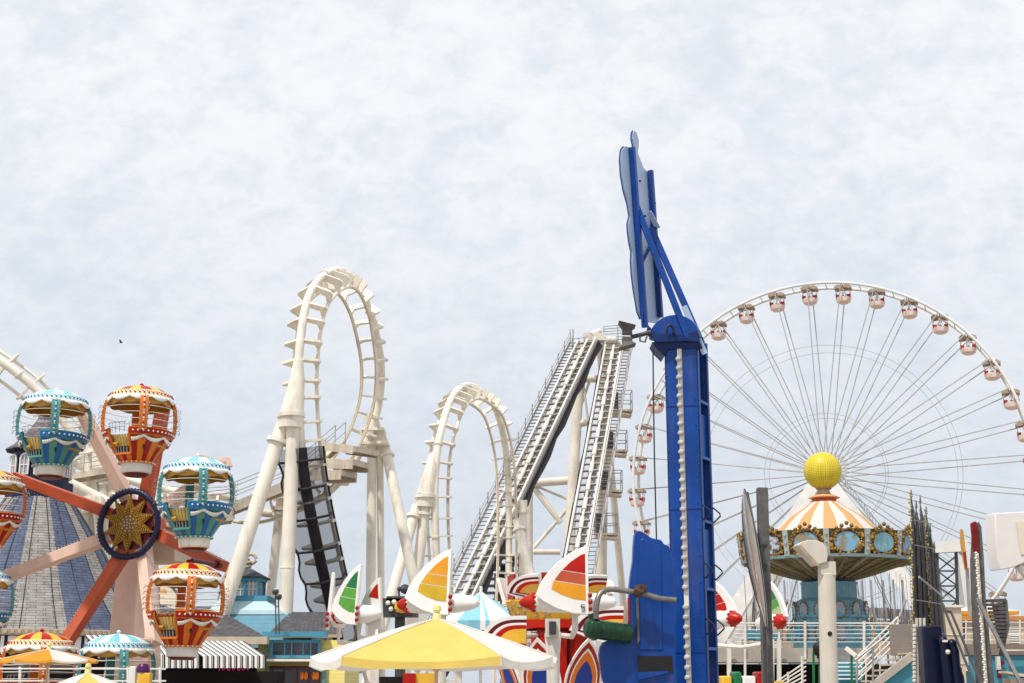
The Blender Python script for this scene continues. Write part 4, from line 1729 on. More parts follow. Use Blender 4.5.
# ------------------------------------------------------------------ umbrellas
def umbrella(label, ap, ex, rim_dy, Y, cols, rz=0, n=8, pole_top=None, finial='finial', group='market umbrellas', val=.16, angs=None):
    """ap: apex pixel; ex: half width in pixels; rim_dy: pixels from apex down to the rim"""
    a = P(ap[0], ap[1], Y)
    r_ = ex * Y / F
    zr = P(ap[0], ap[1] + rim_dy, Y).z
    th = Thing('umbrella', label, 'umbrella', (a.x, a.y, 0), group)
    c = MB()
    und = MB()
    K = 6
    for i in range(n):
        a0, a1 = rz + 2 * math.pi * i / n, rz + 2 * math.pi * (i + 1) / n
        if angs:
            a0, a1 = R(angs[i] - 90), R(angs[(i + 1) % n] - 90 + (360 if i == n - 1 else 0))
        m_ = cols[i % len(cols)]
        o = len(c.v)
        S_ = 5
        for k in range(K + 1):
            f_ = k / K
            rr = .03 + (r_ - .03) * f_
            zz = a.z - .04 - (a.z - .04 - zr) * (f_ ** 1.12)
            for s in range(S_ + 1):
                g = s / S_
                d0 = V((math.cos(a0), math.sin(a0), 0)); d1 = V((math.cos(a1), math.sin(a1), 0))
                p_ = d0.lerp(d1, g) * rr
                sag = -4 * g * (1 - g) * .045 * r_ * f_ + random.uniform(-.004, .004) * r_
                c.v.append(V((a.x + p_.x, a.y + p_.y, zz + sag)))
        # valance
        for s in range(S_ + 1):
            g = s / S_
            d0 = V((math.cos(a0), math.sin(a0), 0)); d1 = V((math.cos(a1), math.sin(a1), 0))
            p_ = d0.lerp(d1, g) * (r_ * 1.005)
            c.v.append(V((a.x + p_.x, a.y + p_.y, zr - val - 4 * g * (1 - g) * (.045 * r_ * .6) + random.uniform(-.01, .01))))
        for k in range(K + 1):
            for s in range(S_):
                q = o + k * (S_ + 1) + s
                c.f.append([q, q + S_ + 1, q + S_ + 2, q + 1]); c.m.append(m_)
    cl = th.part('canopy', c, ['canvas_white', 'canvas_yellow', 'canvas_orange'], sharp=25)
    c = MB()
    for i in range(n):
        a0 = rz + 2 * math.pi * i / n if not angs else R(angs[i] - 90)
        d = V((math.cos(a0), math.sin(a0), 0))
        c.beam(V((a.x, a.y, a.z - .12)), V((a.x, a.y, zr - .05)) + d * r_ * .98, .025, .02)
        c.beam(V((a.x, a.y, zr - .15)), V((a.x, a.y, (a.z + zr) / 2 - .08)) + d * r_ * .5, .02, .02)
    th.part('rib', c, 'stone')
    c = MB()
    for i in range(n):
        a0 = rz + 2 * math.pi * i / n if not angs else R(angs[i] - 90)
        d = V((math.cos(a0), math.sin(a0), 0))
        c.tube([V((a.x, a.y, a.z - .035 - (a.z - .04 - zr) * ((k / 6) ** 1.12))) + d * (.03 + (r_ - .03) * k / 6) for k in range(7)] + [V((a.x, a.y, zr - val)) + d * r_ * 1.008], .009, 5)
    th.part('seam', c, 'canvas_white', cl)
    c = MB()
    c.lathe([(0, .14), (.045, .12), (.055, .07), (.03, .04), (.055, 0), (.06, -.06), (0, -.06)][::-1], 14, (a.x, a.y, a.z))
    th.part('finial', c, finial)
    c = MB().tube([(a.x, a.y, 0.0), (a.x, a.y, a.z - .05)], .025, 10)
    c.lathe([(0, 0), (.25, 0), (.25, .05), (.03, .08), (.03, .4), (0, .4)], 16, (a.x, a.y, 0))
    th.part('pole', c, 'stone')
    return th
umbrella('large yellow and white market umbrella in the middle, beneath the yellow fin', (437, 616), 122, 42, 17.5, [0, 1, 0, 0, 0, 0, 0, 0], val=.11, angs=[-76, -42, 31.5, 66, 104, 138, 211, 246])
umbrella('cropped pale yellow and white umbrella at the bottom edge under the light blue balloon roof', (88, 671), 95, 42, 25, [1, 0], rz=R(-112.5 + 18))
umbrella('orange yellow and white umbrella in front of the red and yellow balloon roof', (49, 648), 47, 12, 35.2, [2, 0, 2, 2], rz=R(-112), val=.06)
umbrella('pale blue and white peaked canopy behind the yellow finial, beside the flame wing', (479, 591), 44, 34, 40, [3, 0, 3, 0], rz=R(-130), n=8, finial='white', val=.1) if False else None
# ------------------------------------------------------------------ blue ride tower
YT = 24.0
tw = Thing('ride_tower', 'tall blue steel ride tower with bulb strip, struts and cut-out panel on top', 'fairground ride', AT(697, 0, YT))
# box column: left face towards the viewer, right side an open channel with cross plates
def edge(px, py):
    return P(px, py, YT)
zb_, zt_ = 0.0, P(668, 338, YT).z
xl, xr = P(666, 400, YT).x, P(698, 400, YT).x      # left and right edge of the front face
wF = xr - xl
dirF = V((math.cos(R(-14)), math.sin(R(-14)), 0))    # front face runs left to right, coming nearer
dirS = V((math.cos(R(62)), math.sin(R(62)), 0))     # side goes right and away
pA = V((xl, YT + .07, 0))
pB = pA + dirF * (wF / dirF.x)
dS = .56
pC = pB + dirS * dS
pD = pA + dirS * dS
hT = zt_
c = MB()
def slab(c, a, b, t, z0, z1, m=0, inw=None):
    a, b = V(a), V(b)
    n = inw
    c.prism([a + Z * z0, b + Z * z0, b + Z * z1, a + Z * z1], n * t, m)
slab(c, pA, pB, .03, 0, hT, inw=dirS)
slab(c, pA, pD, .03, 0, hT, inw=dirF)
slab(c, pD + dirF * .03, pC, .03, 0, hT, inw=-dirS)
# flanges along the open side
slab(c, pB + V((0, 0, 0)), pB + dirS * .11, .025, 0, hT, inw=-dirF)
slab(c, pC - dirS * .07, pC, .025, 0, hT, inw=-dirF)
col_ = tw.part('column', c, 'blue', bevel=.006)
mk('blue_mid', (.006, .12, .42), .35, .1, 2)
for z_ in (P(700, 402, YT).z, P(700, 458, YT).z, P(700, 522, YT).z, P(700, 590, YT).z, P(700, 650, YT).z):
    c = MB()
    slab(c, pB + dirS * .11, pC - dirS * .07, .04, z_, z_ + .05, inw=-dirF)
    tw.part('cross_plate', c, 'blue_mid', col_)
for (y0, y1) in ((412, 458), (528, 590)):
    z0, z1 = P(700, y1, YT).z, P(700, y0, YT).z
    c = MB()
    slab(c, pB + dirS * .115 - dirF * .06, pC - dirS * .075 - dirF * .06, .02, z0, z1, inw=-dirF)
    tw.part('cover_plate', c, 'blue_mid', col_)
c = MB()
slab(c, pB + dirS * .05 - dirF * .3, pC - dirF * .3, .02, 0, hT - .05, inw=-dirF)
tw.part('channel_shade', c, 'navy', col_)  # navy plate paints the shade inside the open channel
c = MB()
for k in range(int(hT / .45)):
    for f_ in (.06, .90):
        q = pA.lerp(pB, f_) - dirS * .0 + Z * (.2 + k * .45)
        c.sphere(q, .016, 6)
for z_ in (2.2, 4.6, 6.4):
    c.beam(pA + dirF * .0 - dirS * .004 + Z * z_, pB - dirS * .004 + Z * z_, .02, .012)
tw.part('rivet', c, 'blue', col_)
# steps: bent rods on the open side
c = MB()
for py_ in (512, 570, 626):
    for q0 in (pB + dirS * .06, pC):
        q = V((q0.x, q0.y, P(705, py_, YT).z))
        c.tube([q + Z * .12, q + V((.10, -.06, .02)), q + V((.11, -.06, -.03)), q - Z * .14 + V((0, 0, 0))], .014, 6)
tw.part('step_rod', c, 'navy')
# bulb strip on the front face
c = MB()
sA = pA.lerp(pB, .41); sB = pA.lerp(pB, .54)
out = -dirS
c.prism([sA + Z * .2, sB + Z * .2, sB + Z * (hT - .12), sA + Z * (hT - .12)], out * .03)
st = tw.part('light_strip', c, 'white_dirty', col_)
c = MB()
n_ = int((hT - .4) / .165)
mk('bulb_dull', (.52, .49, .44), .35, .15, 8)
b0_ = None
for k in range(n_):
    q = pA.lerp(pB, .46) + out * .05 + Z * (.3 + k * .165)
    if k == 17: continue
    if b0_ is None:
        c = MB()
        c.sphere((0, 0, 0), .055, 10, 0, (1, 1, .85))
        c.tube([-out * .05, out * .0], .05, 8)
        b0_ = c.build('light_bulb', ['bulb_dull'], st)
        b1_ = b0_
    else:
        b1_ = b0_.copy(); COL.objects.link(b1_); b1_.parent = st
    b1_.location = q - tw.loc
# head: half disc bracket and yoke
c = MB()
hc = P(674, 338, YT - .05)
rh = 26 * YT / F
nf = out.normalized()
pl = [hc + dirF * (rh * math.cos(a)) + Z * (rh * .95 * math.sin(a)) for a in [math.pi * i / 20 for i in range(21)]]
c.prism(pl, dirS * .12)
hd = tw.part('head_plate', c, 'blue', bevel=.008)
c = MB()
c.prism([P(648, 325, YT - .1), P(657, 334, YT - .1), P(686, 333, YT - .15), P(698, 330, YT - .2), P(700, 342, YT - .2), P(686, 341, YT - .15), P(656, 342, YT - .1), P(646, 333, YT - .1)], (0, .08, 0))
c.prism([P(652, 342, YT), P(700, 342, YT - .15), P(703, 348, YT - .1), P(668, 349, YT), P(664, 356, YT), P(656, 348, YT)], (0, .5, 0))
tw.part('yoke', c, 'blue_deep', bevel=.006)
c = MB()
q = P(670, 330, YT - .2)
c.tube([q + V((-.06, 0, -.06)), q + V((-.06, 0, .04)), q + V((0, 0, .09)), q + V((.06, 0, .04)), q + V((.06, 0, -.06))], .025, 6)
tw.part('lifting_eye', c, 'black', hd)
# cut-out panel, nearly edge-on, with its two posts
pn = V((.86, -.51, 0)).normalized()
po_ = P(636, 250, YT)
outl = [(648, 322), (641, 319), (638, 312), (636, 300), (634, 288), (632.5, 276), (631.5, 262), (632, 252), (630, 243), (628.5, 232), (628, 224), (630, 216), (628, 204), (624, 190), (621.5, 175), (620.5, 160), (621.5, 150), (624, 146.5), (628, 147), (632, 152), (634, 148), (632, 139), (632.3, 133), (633.8, 130.5), (636, 133), (638, 140), (638, 147), (637, 152), (639, 158), (643, 168), (646, 171), (649, 178), (651, 190), (652.5, 200), (653, 213), (653, 224), (652, 232), (654, 246), (656, 262), (658, 276), (657.5, 290), (659, 304), (660, 318), (655, 323)]
def qp(x, y, d=0):
    return PP(x, y, po_, pn) + pn * d
c = MB()
c.prism([qp(x + .8, y) for x, y in outl], -pn * .03)
pnl = tw.part('cutout_panel', c, ['blue_pale'], smooth=False, label='blue cut-out board with pale sky sheen in its colour, seen nearly edge-on')  # haze and sky reflection on blue paint are put into the pale colour
c = MB()
pts = [qp(x, y, -.025) for x, y in outl]
c.tube(pts[1:24], .012, 6)
tw.part('panel_edge', c, 'blue', pnl)
bt = {}
def vpost(x0, y0, x1, y1, w, d):
    c = MB()
    a, b = qp(x0, y0, d), qp(x1, y1, d)
    c.beam(a, b, w, w * 1.2, up=pn)
    return tw.part('panel_post', c, 'blue', bevel=.006)
vpost(629, 148, 642, 328, .085, .06)
vpost(647.5, 171, 657.5, 318, .08, .06)
c = MB()
c.beam(qp(640, 262, .05), qp(652, 238, .05), .03, .05, up=pn)
c.beam(qp(640, 262, .05), qp(640, 322, .05), .03, .02, up=pn)
tw.part('panel_brace', c, 'blue', pnl)
c = MB()
for (x_, y_) in ((635, 182), (650, 204), (640, 217), (656, 275)):
    c.sphere(qp(x_, y_, .1), .025, 6)
tw.part('bolt', c, 'navy', pnl)
# struts from the panel down to the column
for (x0, y0, x1, y1, yy0, yy1) in ((636, 205, 688, 338, qp(636, 205, .15).y, YT - .12), (651, 228, 702, 344, qp(651, 228, .12).y, YT + .1)):
    c = MB()
    c.beam(P(x0, y0, yy0), P(x1, y1, yy1), .075, .11, up=(1, 0, 0))
    tw.part('strut', c, 'blue', bevel=.006)
c = MB()
c.beam(P(684, 306, YT - .1), P(705, 354, YT - .02), .03, .10, up=(1, 0, 0))
c.beam(qp(643, 213, .12), qp(652, 229, .12), .03, .09, up=(1, 0, 0))
tw.part('strut_web', c, 'blue_pale')
# floodlights on an arm at the top left
fl = Thing('floodlight', 'pair of grey floodlights clamped on an arm left of the blue tower head', 'lamp', P(637, 336, YT - .1))
c = MB()
c.tube([P(651, 332, YT - .1), P(640, 335, YT - .1), P(631, 337, YT - .1)], .04, 8)
c.tube([P(640, 333, YT - .15), P(640, 341, YT - .15), P(645, 342, YT - .15), P(647, 336, YT - .15)], .018, 6)
fl.part('arm', c, 'steel_dark')
for sgn in (1, -1):
    c = MB()
    q = P(627, 336 - sgn * 5, YT - .1)
    x_ = V((1, 0, 0)); y_ = V((0, 1, 0))
    r0, r1 = .06, .15
    pts0 = [q + V((i * r0, j * r0, -sgn * .0)) for i, j in ((-1, -1), (1, -1), (1, 1), (-1, 1))]
    pts1 = [q + V((i * r1 + .04 * 0, j * r1, sgn * (.115 - .04 * i))) for i, j in ((-1, -1), (1, -1), (1, 1), (-1, 1))]
    c.add(pts0 + pts1, [(0, 1, 5, 4), (1, 2, 6, 5), (2, 3, 7, 6), (3, 0, 4, 7), (3, 2, 1, 0), (4, 5, 6, 7)] if sgn > 0 else [(4, 5, 1, 0), (5, 6, 2, 1), (6, 7, 3, 2), (7, 4, 0, 3), (0, 1, 2, 3), (7, 6, 5, 4)])
    c.box(q + V((0, 0, -sgn * .02)), (.17, .14, .08))
    fl.part('lamp_head', c, 'lamp_metal' if 'lamp_metal' in M else mk('lamp_metal', (.10, .095, .09), .6, .2, 5), bevel=.004)
c = MB()
pts = [P(653, 350, YT + .05), P(653.5, 400, YT + .05), P(654.5, 460, YT + .05), P(656.5, 540, YT + .05), P(658, 560, YT + .05)]
c.tube(pts, .013, 5)
tw.part('cable', c, 'black')

# ------------------------------------------------------------------ blue ride car beside the tower
YR = 22.5
rcx = Thing('ride_car', 'blue moulded ride car back with a curved bumper base left of the bulb strip', 'ride car', AT(640, 0, YR))
def pln(pts, Y, d, m=0, c=None):
    c = c or MB()
    c.prism([P(x, y, Y) for x, y in pts], (0, d, 0), m)
    return c
c = MB()
top = catmull([(634.5, 534), (637, 531), (641, 531), (646, 534), (651, 537.5), (656, 539), (661, 540), (664, 544)], 4)
shape = [(629, 600), (629.5, 585), (631, 572), (633, 560), (633.5, 546)] + top + [(669, 546), (673, 560), (677, 700), (610, 700)] + [(602, 678), (600, 664), (599, 655), (600, 647), (603, 642), (609, 640), (618, 639), (627, 637), (629, 630), (629, 615)]
pln(shape, YR, .28, 0, c)
bd = rcx.part('body', c, 'blue', bevel=.03)
c = MB()
pln([(637, 600), (638, 585), (639, 560), (639.5, 540), (643, 538), (650, 542), (659, 545), (661, 552), (662, 600), (663, 650), (639, 650), (638, 620)], YR - .02, .03, 0, c)
rcx.part('back_panel', c, 'blue', bd, bevel=.012)
c = MB()
pln([(638, 656), (672, 656), (673, 672), (638, 678)], YR - .02, .05, 0, c)
rcx.part('recess_shade', c, 'black', bd)  # flat black plate paints the shade of a hollow
c = MB()
pln([(638, 672), (668, 671), (668, 673), (638, 680)], YR - .06, .08, 0, c)
rcx.part('recess_ledge', c, 'blue', bd)
c = MB()
pln([(636, 598), (638.5, 598), (640, 640), (637.5, 645)], YR - .06, .03, 0, c)
rcx.part('latch_bar', c, 'lamp_metal', bd, bevel=.004)
pln_ = MB()
pln_ = pln([(627.8, 598), (629.5, 597), (629.5, 632), (628.2, 637)], YR - .02, .1)
rcx.part('edge_strip', pln_, 'red', bd)
# bracket pipe with the green floodlight
gl = Thing('green_floodlight', 'green cylindrical floodlight hanging from a bent grey pipe on the blue car', 'lamp', P(605, 640, YR - .4))
c = MB()
pts = catmull([P(676, 600, YR - .3)[:], P(660, 598.5, YR - .3)[:], P(642, 593.5, YR - .3)[:], P(620, 590, YR - .3)[:], P(608, 589.5, YR - .3)[:], P(600, 594, YR - .35)[:], P(596.5, 605, YR - .4)[:], P(596, 619, YR - .4)[:]], 5)
c.tube(pts, .045, 10)
gl.part('pipe', c, 'pipe' if 'pipe' in M else mk('pipe', (.22, .20, .19), .35, .25, 6, metal=.5))
c = MB()
q = P(638.5, 591.5, YR - .32)
c.tube([q + V((-.07, 0, .02)), q + V((.07, 0, -.02))], .10, 6)
c.tube([q + V((.02, -.0, -.0)), q + V((.1, 0, .05))], .06, 6)
c.box(q + V((.05, -.02, .06)), (.1, .12, .1), .4)
gl.part('clamp', c, mat('rusty', (.10, .06, .045), .8, .4, 12, bump=.8))
c = MB()
A__, B__ = P(588, 628, YR - .35), P(629, 634, YR - .05)
ax = (B__ - A__).normalized()
c.tube([A__ - ax * .05, A__, A__ + ax * .10, A__ + ax * .12, B__ - ax * .06, B__], [.08, .15, .17, .15, .155, .15], 18)
c.tube([A__ + ax * .1, A__ + ax * .14], .18, 18)
gl.part('lamp_body', c, mat('green_paint', (.008, .05, .022), .22, .25, 9, dirt=.25), bevel=.004)
c = MB()
c.tube([A__ + V((.06, 0, .22)), A__ + V((.09, 0, .05))], .06, 10)
gl.part('socket', c, 'green_dark')

# ------------------------------------------------------------------ plane ride
CXP = P(557, 600, 38)
CP = V((CXP.x, CXP.y, 0))
rd = Thing('plane_ride_centre', 'painted red and yellow centre of the plane ride with flame panels and spots', 'fairground ride', CP)
zA_ = P(566, 618, 36).z
FIN = [(0, 1.60), (0, 0.05), (-.35, .07), (-.72, .18), (-1.02, .34), (-1.20, .48), (-1.10, .74), (-.93, .98), (-.68, 1.24), (-.35, 1.47), (-.10, 1.58)]
FINI = [(-.07, 1.42), (-.07, .36), (-.35, .40), (-.62, .50), (-.84, .62), (-.80, .78), (-.62, 1.02), (-.40, 1.23), (-.18, 1.38)]


def sub(poly, k=2):
    out = []
    n = len(poly)
    for i in range(n):
        p, q = poly[i], poly[(i + 1) % n]
        for j in range(k):
            out.append((p[0] + (q[0] - p[0]) * j / k, p[1] + (q[1] - p[1]) * j / k))
    return out


def fin(parent, X, U, O, cols, th=.09, sc_=1.0, name='fin', mir=1):
    """X, U: local axes of the fin's plane, O: its rear foot"""
    N_ = X.cross(U).normalized()
    f3 = lambda p, d=0: O + X * (p[0] * sc_ * mir) + U * (p[1] * sc_) + N_ * d
    c = MB()
    c.prism([f3(p, -th / 2) for p in FIN], N_ * th)
    fo = c.build(name, ['white'], parent, bevel=.015)
    lines = [(.16, 1, -.93), (.16, 1, -.70), (.16, 1, -10)]
    bands = [clip(FINI, .16, 1, -.96), clip(clip(FINI, -.16, -1, .94), .16, 1, -.70), clip(FINI, -.16, -1, .68)]
    for b_, cm in zip(bands, cols):
        if len(b_) < 3: continue
        for sgn in (-1, 1):
            c = MB()
            d0 = sgn * (th / 2 + .002)
            c.prism([f3(p, d0) for p in b_], N_ * sgn * .006)
            c.build('painted_band', [cm], fo, smooth=False)
    return fo


def flame_wing(parent, O, X, U, L, Hh, m_in='yellow', mir=1, name='wing'):
    """a white leaf shaped board with maroon and red outlines and a yellow heart"""
    N_ = X.cross(U).normalized()
    def leaf(s0, s1, top, bot):
        pts = []
        for i in range(13):
            f_ = i / 12
            pts.append((s0 + (s1 - s0) * f_, top * math.sin(math.pi * .5 * (1 - (1 - f_) ** 2)) ** .8 if f_ > 0 else 0))
        for i in range(12, 0, -1):
            f_ = i / 12
            pts.append((s0 + (s1 - s0) * f_, -bot * math.sin(math.pi * .5 * f_)))
        return pts
    o = None
    for (s0, s1, tp, bt_, cm, d) in ((0, L, Hh * .62, Hh * .38, 'white', 0), (.10 * L, L * 1.0, Hh * .52, Hh * .27, 'maroon', .05), (.2 * L, L * .995, Hh * .44, Hh * .2, 'white', .056), (.28 * L, L * .99, Hh * .38, Hh * .15, 'red', .062), (.42 * L, L * .985, Hh * .28, Hh * .09, m_in, .068)):
        c = MB()
        poly = [O + X * (x * mir) + U * y + N_ * d for x, y in leaf(s0, s1, tp, bt_)]
        if d == 0:
            c.prism([p - N_ * .05 for p in poly], N_ * .10)
            o = c.build(name, [cm], parent, smooth=False)
        else:
            c.prism(poly, N_ * .005)
            c.build('painted_flame', [cm], o, smooth=False)
    # zigzag teeth along the heart
    return o


def plane(cols, nose, two=False):
    """plane of the ride: flies along -X; origin at the rear foot of its near fin"""
    root = bpy.data.objects.new('ride_plane', None)
    COL.objects.link(root)
    Tx = Matrix.Rotation(R(-90), 3, 'Y')     # local z -> -x
    cy = .30
    c = MB()
    c.lathe([(0, -.75), (.10, -.70), (.17, -.5), (.22, -.2), (.24, .1), (.23, .7), (.19, 1.12)], 20, (-.10, cy, .34), T=Tx)
    body = c.build('fuselage', ['white'], root)
    c = MB()
    c.lathe([(.19, 1.12), (.205, 1.16), (.16, 1.28), (.10, 1.40), (.04, 1.46), (0, 1.47)], 16, (-.10, cy, .34), T=Tx)
    for i in range(10):
        a = 2 * math.pi * i / 10
        c.lathe([(0, 1.08), (.04, 1.10), (.04, 1.17), (0, 1.19)], 6, (-.10, cy + .19 * math.cos(a), .34 + .19 * math.sin(a)), T=Tx)
    c.build('nose_cone', [nose], body)
    fin(root, V((1, 0, 0)), V((0, .08, 1)).normalized(), V((0, 0, 0)), cols)
    if two:
        fin(root, V((1, 0, 0)), V((0, -.08, 1)).normalized(), V((.3, .62, -.1)), (cols[0] if two is True else two, 'white', 'white'), sc_=.85)
    for i in range(3):
        c = MB()
        c.sphere((.03, -.01 if i else 0, .48 - i * .15), .055, 10)
        c.build('marker_light', ['red_deep'], root)
    return root

mk('ochre_bright', (.70, .38, .03), .5, .1, 3)
mk('green_yellow', (.55, .42, .03), .5, .1, 3)
mk('pale_green', (.45, .55, .28), .5, .1, 3)
spec = [(589, 617, 32, 0, ('red', 'red_orange', 'amber'), 'red', False, 'ride plane with a red and orange banded fin and red nose, beside the green floodlight'),
        (449, 617.5, 33.2, -25, ('amber', 'ochre_bright', 'mustard'), 'red', False, 'ride plane with an orange and ochre banded fin rising behind the large umbrella'),
        (356, 627, 36.5, -50, ('green', 'green_light', 'green_light'), 'red', 'red', 'ride plane with a green banded fin, left of the large umbrella'),
        (327, 632, 38.5, -86, ('white', 'white', 'white'), 'red', False, 'ride plane whose slim white fin stands edge-on at the left end of the ride'),
        (708, 633, 33.8, 128, ('red', 'red', 'red'), 'red', False, 'white ride plane with red nose peeping out just right of the blue tower'),
        (775, 635, 36, 100, ('green', 'green_light', 'pale_green'), 'red', False, 'ride plane with a green and pale green fin behind the grey wooden post')]
for px_, py2, Y_, rot, cols, nose, two, lab in spec:
    pr = plane(cols, nose, two)
    pr.location = P(px_, py2, Y_)
    pr.rotation_euler = (0, 0, R(rot))
    if rot > 90: pr.scale = (.85, .85, .85)
    c = MB()
    rm = Matrix.Rotation(R(rot), 3, 'Z')
    q = rm @ V((-.3, .3, .1))
    e = CP + Z * (zA_ - .35) - pr.location
    c.tube([q, q - Z * .35, q.lerp(e, .15) - Z * .45, e], [.07, .07, .06, .06], 8)
    ar = c.build('support_arm', ['white_dirty'], pr)
    ar.matrix_local = rm.inverted().to_4x4()
    tag(pr, lab, 'ride plane', 'planes of the plane ride')
# number on the nearest fin: a 5 made of five short strokes
base = [o for o in bpy.data.objects if o.name == 'ride_plane'][0]
c = MB()
n5 = [(.05, .14), (-.03, .14), (-.035, .075), (.02, .085), (.05, .05), (.03, .0), (-.03, .005)]
for p_, q_ in zip(n5, n5[1:]):
    c.beam((-.14 + p_[0], -.05, .13 + p_[1]), (-.14 + q_[0], -.05, .13 + q_[1]), .02, .012)
c.build('fin_number', ['steel_dark'], base)

# centre of the ride
c = MB()
zA, zB = P(566, 618, 36).z, P(566, 598, 36).z
c.lathe([(1.15, zA), (1.38, zB), (1.32, zB + .05), (0, zB + .1)], 28, CP)
ct = rd.part('spotted_drum', c, 'yellow')
c = MB()
random.seed(3)
for i in range(120):
    a = random.uniform(0, 2 * math.pi); f_ = random.uniform(.1, .9)
    r_ = 1.15 + .23 * f_
    q = CP + V((r_ * math.cos(a), r_ * math.sin(a), zA + (zB - zA) * f_))
    c.sphere(q, random.uniform(.035, .06), 6)
rd.part('painted_spot', c, 'brown', ct, label='brown spots painted over the yellow drum')
c = MB()
c.lathe([(1.12, zA - .22), (1.2, zA - .2), (1.2, zA), (0, zA + .01)], 28, CP)
rd.part('red_ring', c, 'red')
c = MB()
c.lathe([(.55, 0), (.55, zA - .2)], 20, CP)
for a in (-30, 0, 35):
    q = CP + V((math.sin(R(a)) * .95, -math.cos(R(a)) * .95, 0))
    c.box(q + Z * (zA - .3) / 2, (.42, .2, zA - .3), R(a))
rd.part('tower', c, 'red')
# ring of painted boards round the middle (leaf shapes standing outward)
for i in range(5):
    a = R(-90 - 40 + 72 * i)
    d = V((math.cos(a), math.sin(a), 0)); tg = V((-d.y, d.x, 0))
    flame_wing(rd.o, d * 1.35 - tg * .62 + Z * (zB + .22), tg, (Z + d * .3).normalized() if i < 99 else Z, 1.2, .72, 'yellow' if i % 2 else 'ochre', 1, 'painted_board')
for i in range(5):
    a = R(-90 -4 + 72 * i)
    d = V((math.cos(a), math.sin(a), 0)); tg = V((-d.y, d.x, 0))
    c = MB()
    pts = []
    q0 = d * 1.28 + Z * (zB - .05)
    c.prism([q0 - tg * .3, q0 + tg * .3, q0 + tg * .36 + Z * .75, q0 - tg * .36 + Z * .75], -d * .05)
    o = c.build('red_panel', ['red_deep'], rd.o)
for o in rd.o.children:
    pass
# tall painted petals round the base, nested outlines
def petal(parent, O, X, U, w, h, cols, name='painted_petal'):
    N_ = X.cross(U).normalized()
    def ves(k):
        pts = []
        for i in range(13):
            f_ = i / 12
            pts.append((k * w / 2 * math.sin(math.pi * f_) ** .8 if 0 < f_ < 1 else 0, h * k * (f_ - .5)))
        for i in range(11, 0, -1):
            f_ = i / 12
            pts.append((-k * w / 2 * math.sin(math.pi * f_) ** .8, h * k * (f_ - .5)))
        return pts
    o = None
    for i, (k, cm) in enumerate(cols):
        c = MB()
        pts = [O + X * x + U * y + N_ * (.04 * (i > 0) + .005 * i) for x, y in ves(k)]
        c.prism(pts, N_ * (.04 if i == 0 else .004))
        if i == 0: o = c.build(name, [cm], parent, smooth=False)
        else: c.build('painted_outline', [cm], o, smooth=False)
    return o
mk('royal_blue', (.01, .05, .28), .4, .1, 3)
for i in range(8):
    a = R(-90 + 26 + 45 * i)
    d = V((math.cos(a), math.sin(a), 0)); tg = V((-d.y, d.x, 0))
    U_ = (Z + d * .35).normalized()
    petal(rd.o, CP + d * 1.35 + Z * 1.75 - rd.loc, tg, U_, 1.05, 2.3, [(1, 'white'), (.9, 'red_deep'), (.76, 'white'), (.70, 'orange'), (.48, 'royal_blue')])
for i, (x0, y0, L_, H_2, Y_) in enumerate(((479, 640, 1.15, .62, 34.5), (569, 630, 1.35, .62, 35.0))):
    flame_wing(rd.o, P(x0, y0, Y_) - rd.loc, V((1, .05, .0)).normalized(), Z, L_, H_2 * 1.5, 'yellow', 1, 'painted_board')
for i in range(3):
    a = R(30 + 60 * i)
    d = V((math.cos(a), math.sin(a), 0)); tg = V((-d.y, d.x, 0))
    flame_wing(rd.o, d * 2.4 - tg * .6 + Z * (zA - .75), tg, (Z + d * .25).normalized(), 1.2, .8, 'yellow', 1, 'painted_board')
# white hydraulic strut in front
hy = MB()
hy.tube([AT(553.5, 0, 33.6), P(553, 655, 33.6), P(553, 634, 33.6), P(553, 629, 33.6)], [.13, .16, .20, .14], 12)
hy.box(P(552.5, 628, 33.5), (.34, .3, .42))
rd.part('hydraulic_strut', hy, 'white_dirty')
hy = MB(); hy.box(P(552.5, 628, 33.3), (.16, .1, .3))
rd.part('strut_window', hy, 'steel_dark')
c = MB()
c.lathe([(0, 0), (4.2, 0), (4.2, .3), (0, .31)], 40, CP)
rd.part('base_platform', c, 'white_dirty')

# pale blue and white peaked cap behind the umbrella finial
pk = Thing('tent', 'white and light blue peaked tent top between the yellow fin and the flame wing', 'tent', AT(480, 0, 46))
ap = P(481, 591, 46)
zr_ = P(481, 622, 46).z
c = MB()
nn = 8
for i in range(nn):
    a0, a1 = R(-150 + 45 * i), R(-150 + 45 * (i + 1))
    q0 = V((ap.x + 1.45 * math.cos(a0), ap.y + 1.45 * math.sin(a0), zr_)); q1 = V((ap.x + 1.45 * math.cos(a1), ap.y + 1.45 * math.sin(a1), zr_))
    segs = ((0, .62, 0), (.62, 1, 1)) if i % 2 == 0 else ((0, .35, 1), (.35, .5, 0), (.5, .62, 1), (.62, 1, 0))
    for s0, s1, mm in segs:
        b0, b1 = q0.lerp(q1, s0), q0.lerp(q1, s1)
        c.add([b0, b1, b1 - Z * .3, b0 - Z * .3], [(0, 3, 2, 1)], mm)
        c.add([b0, b1, ap], [(0, 1, 2)], mm)
pk.part('canopy', c, ['white', mat('tent_blue', (.33, .58, .72), .6, .1, 2)], smooth=False)
c = MB().tube([(ap.x, ap.y, 0), (ap.x, ap.y, ap.z + .15)], .05, 8)
pk.part('pole', c, 'white')

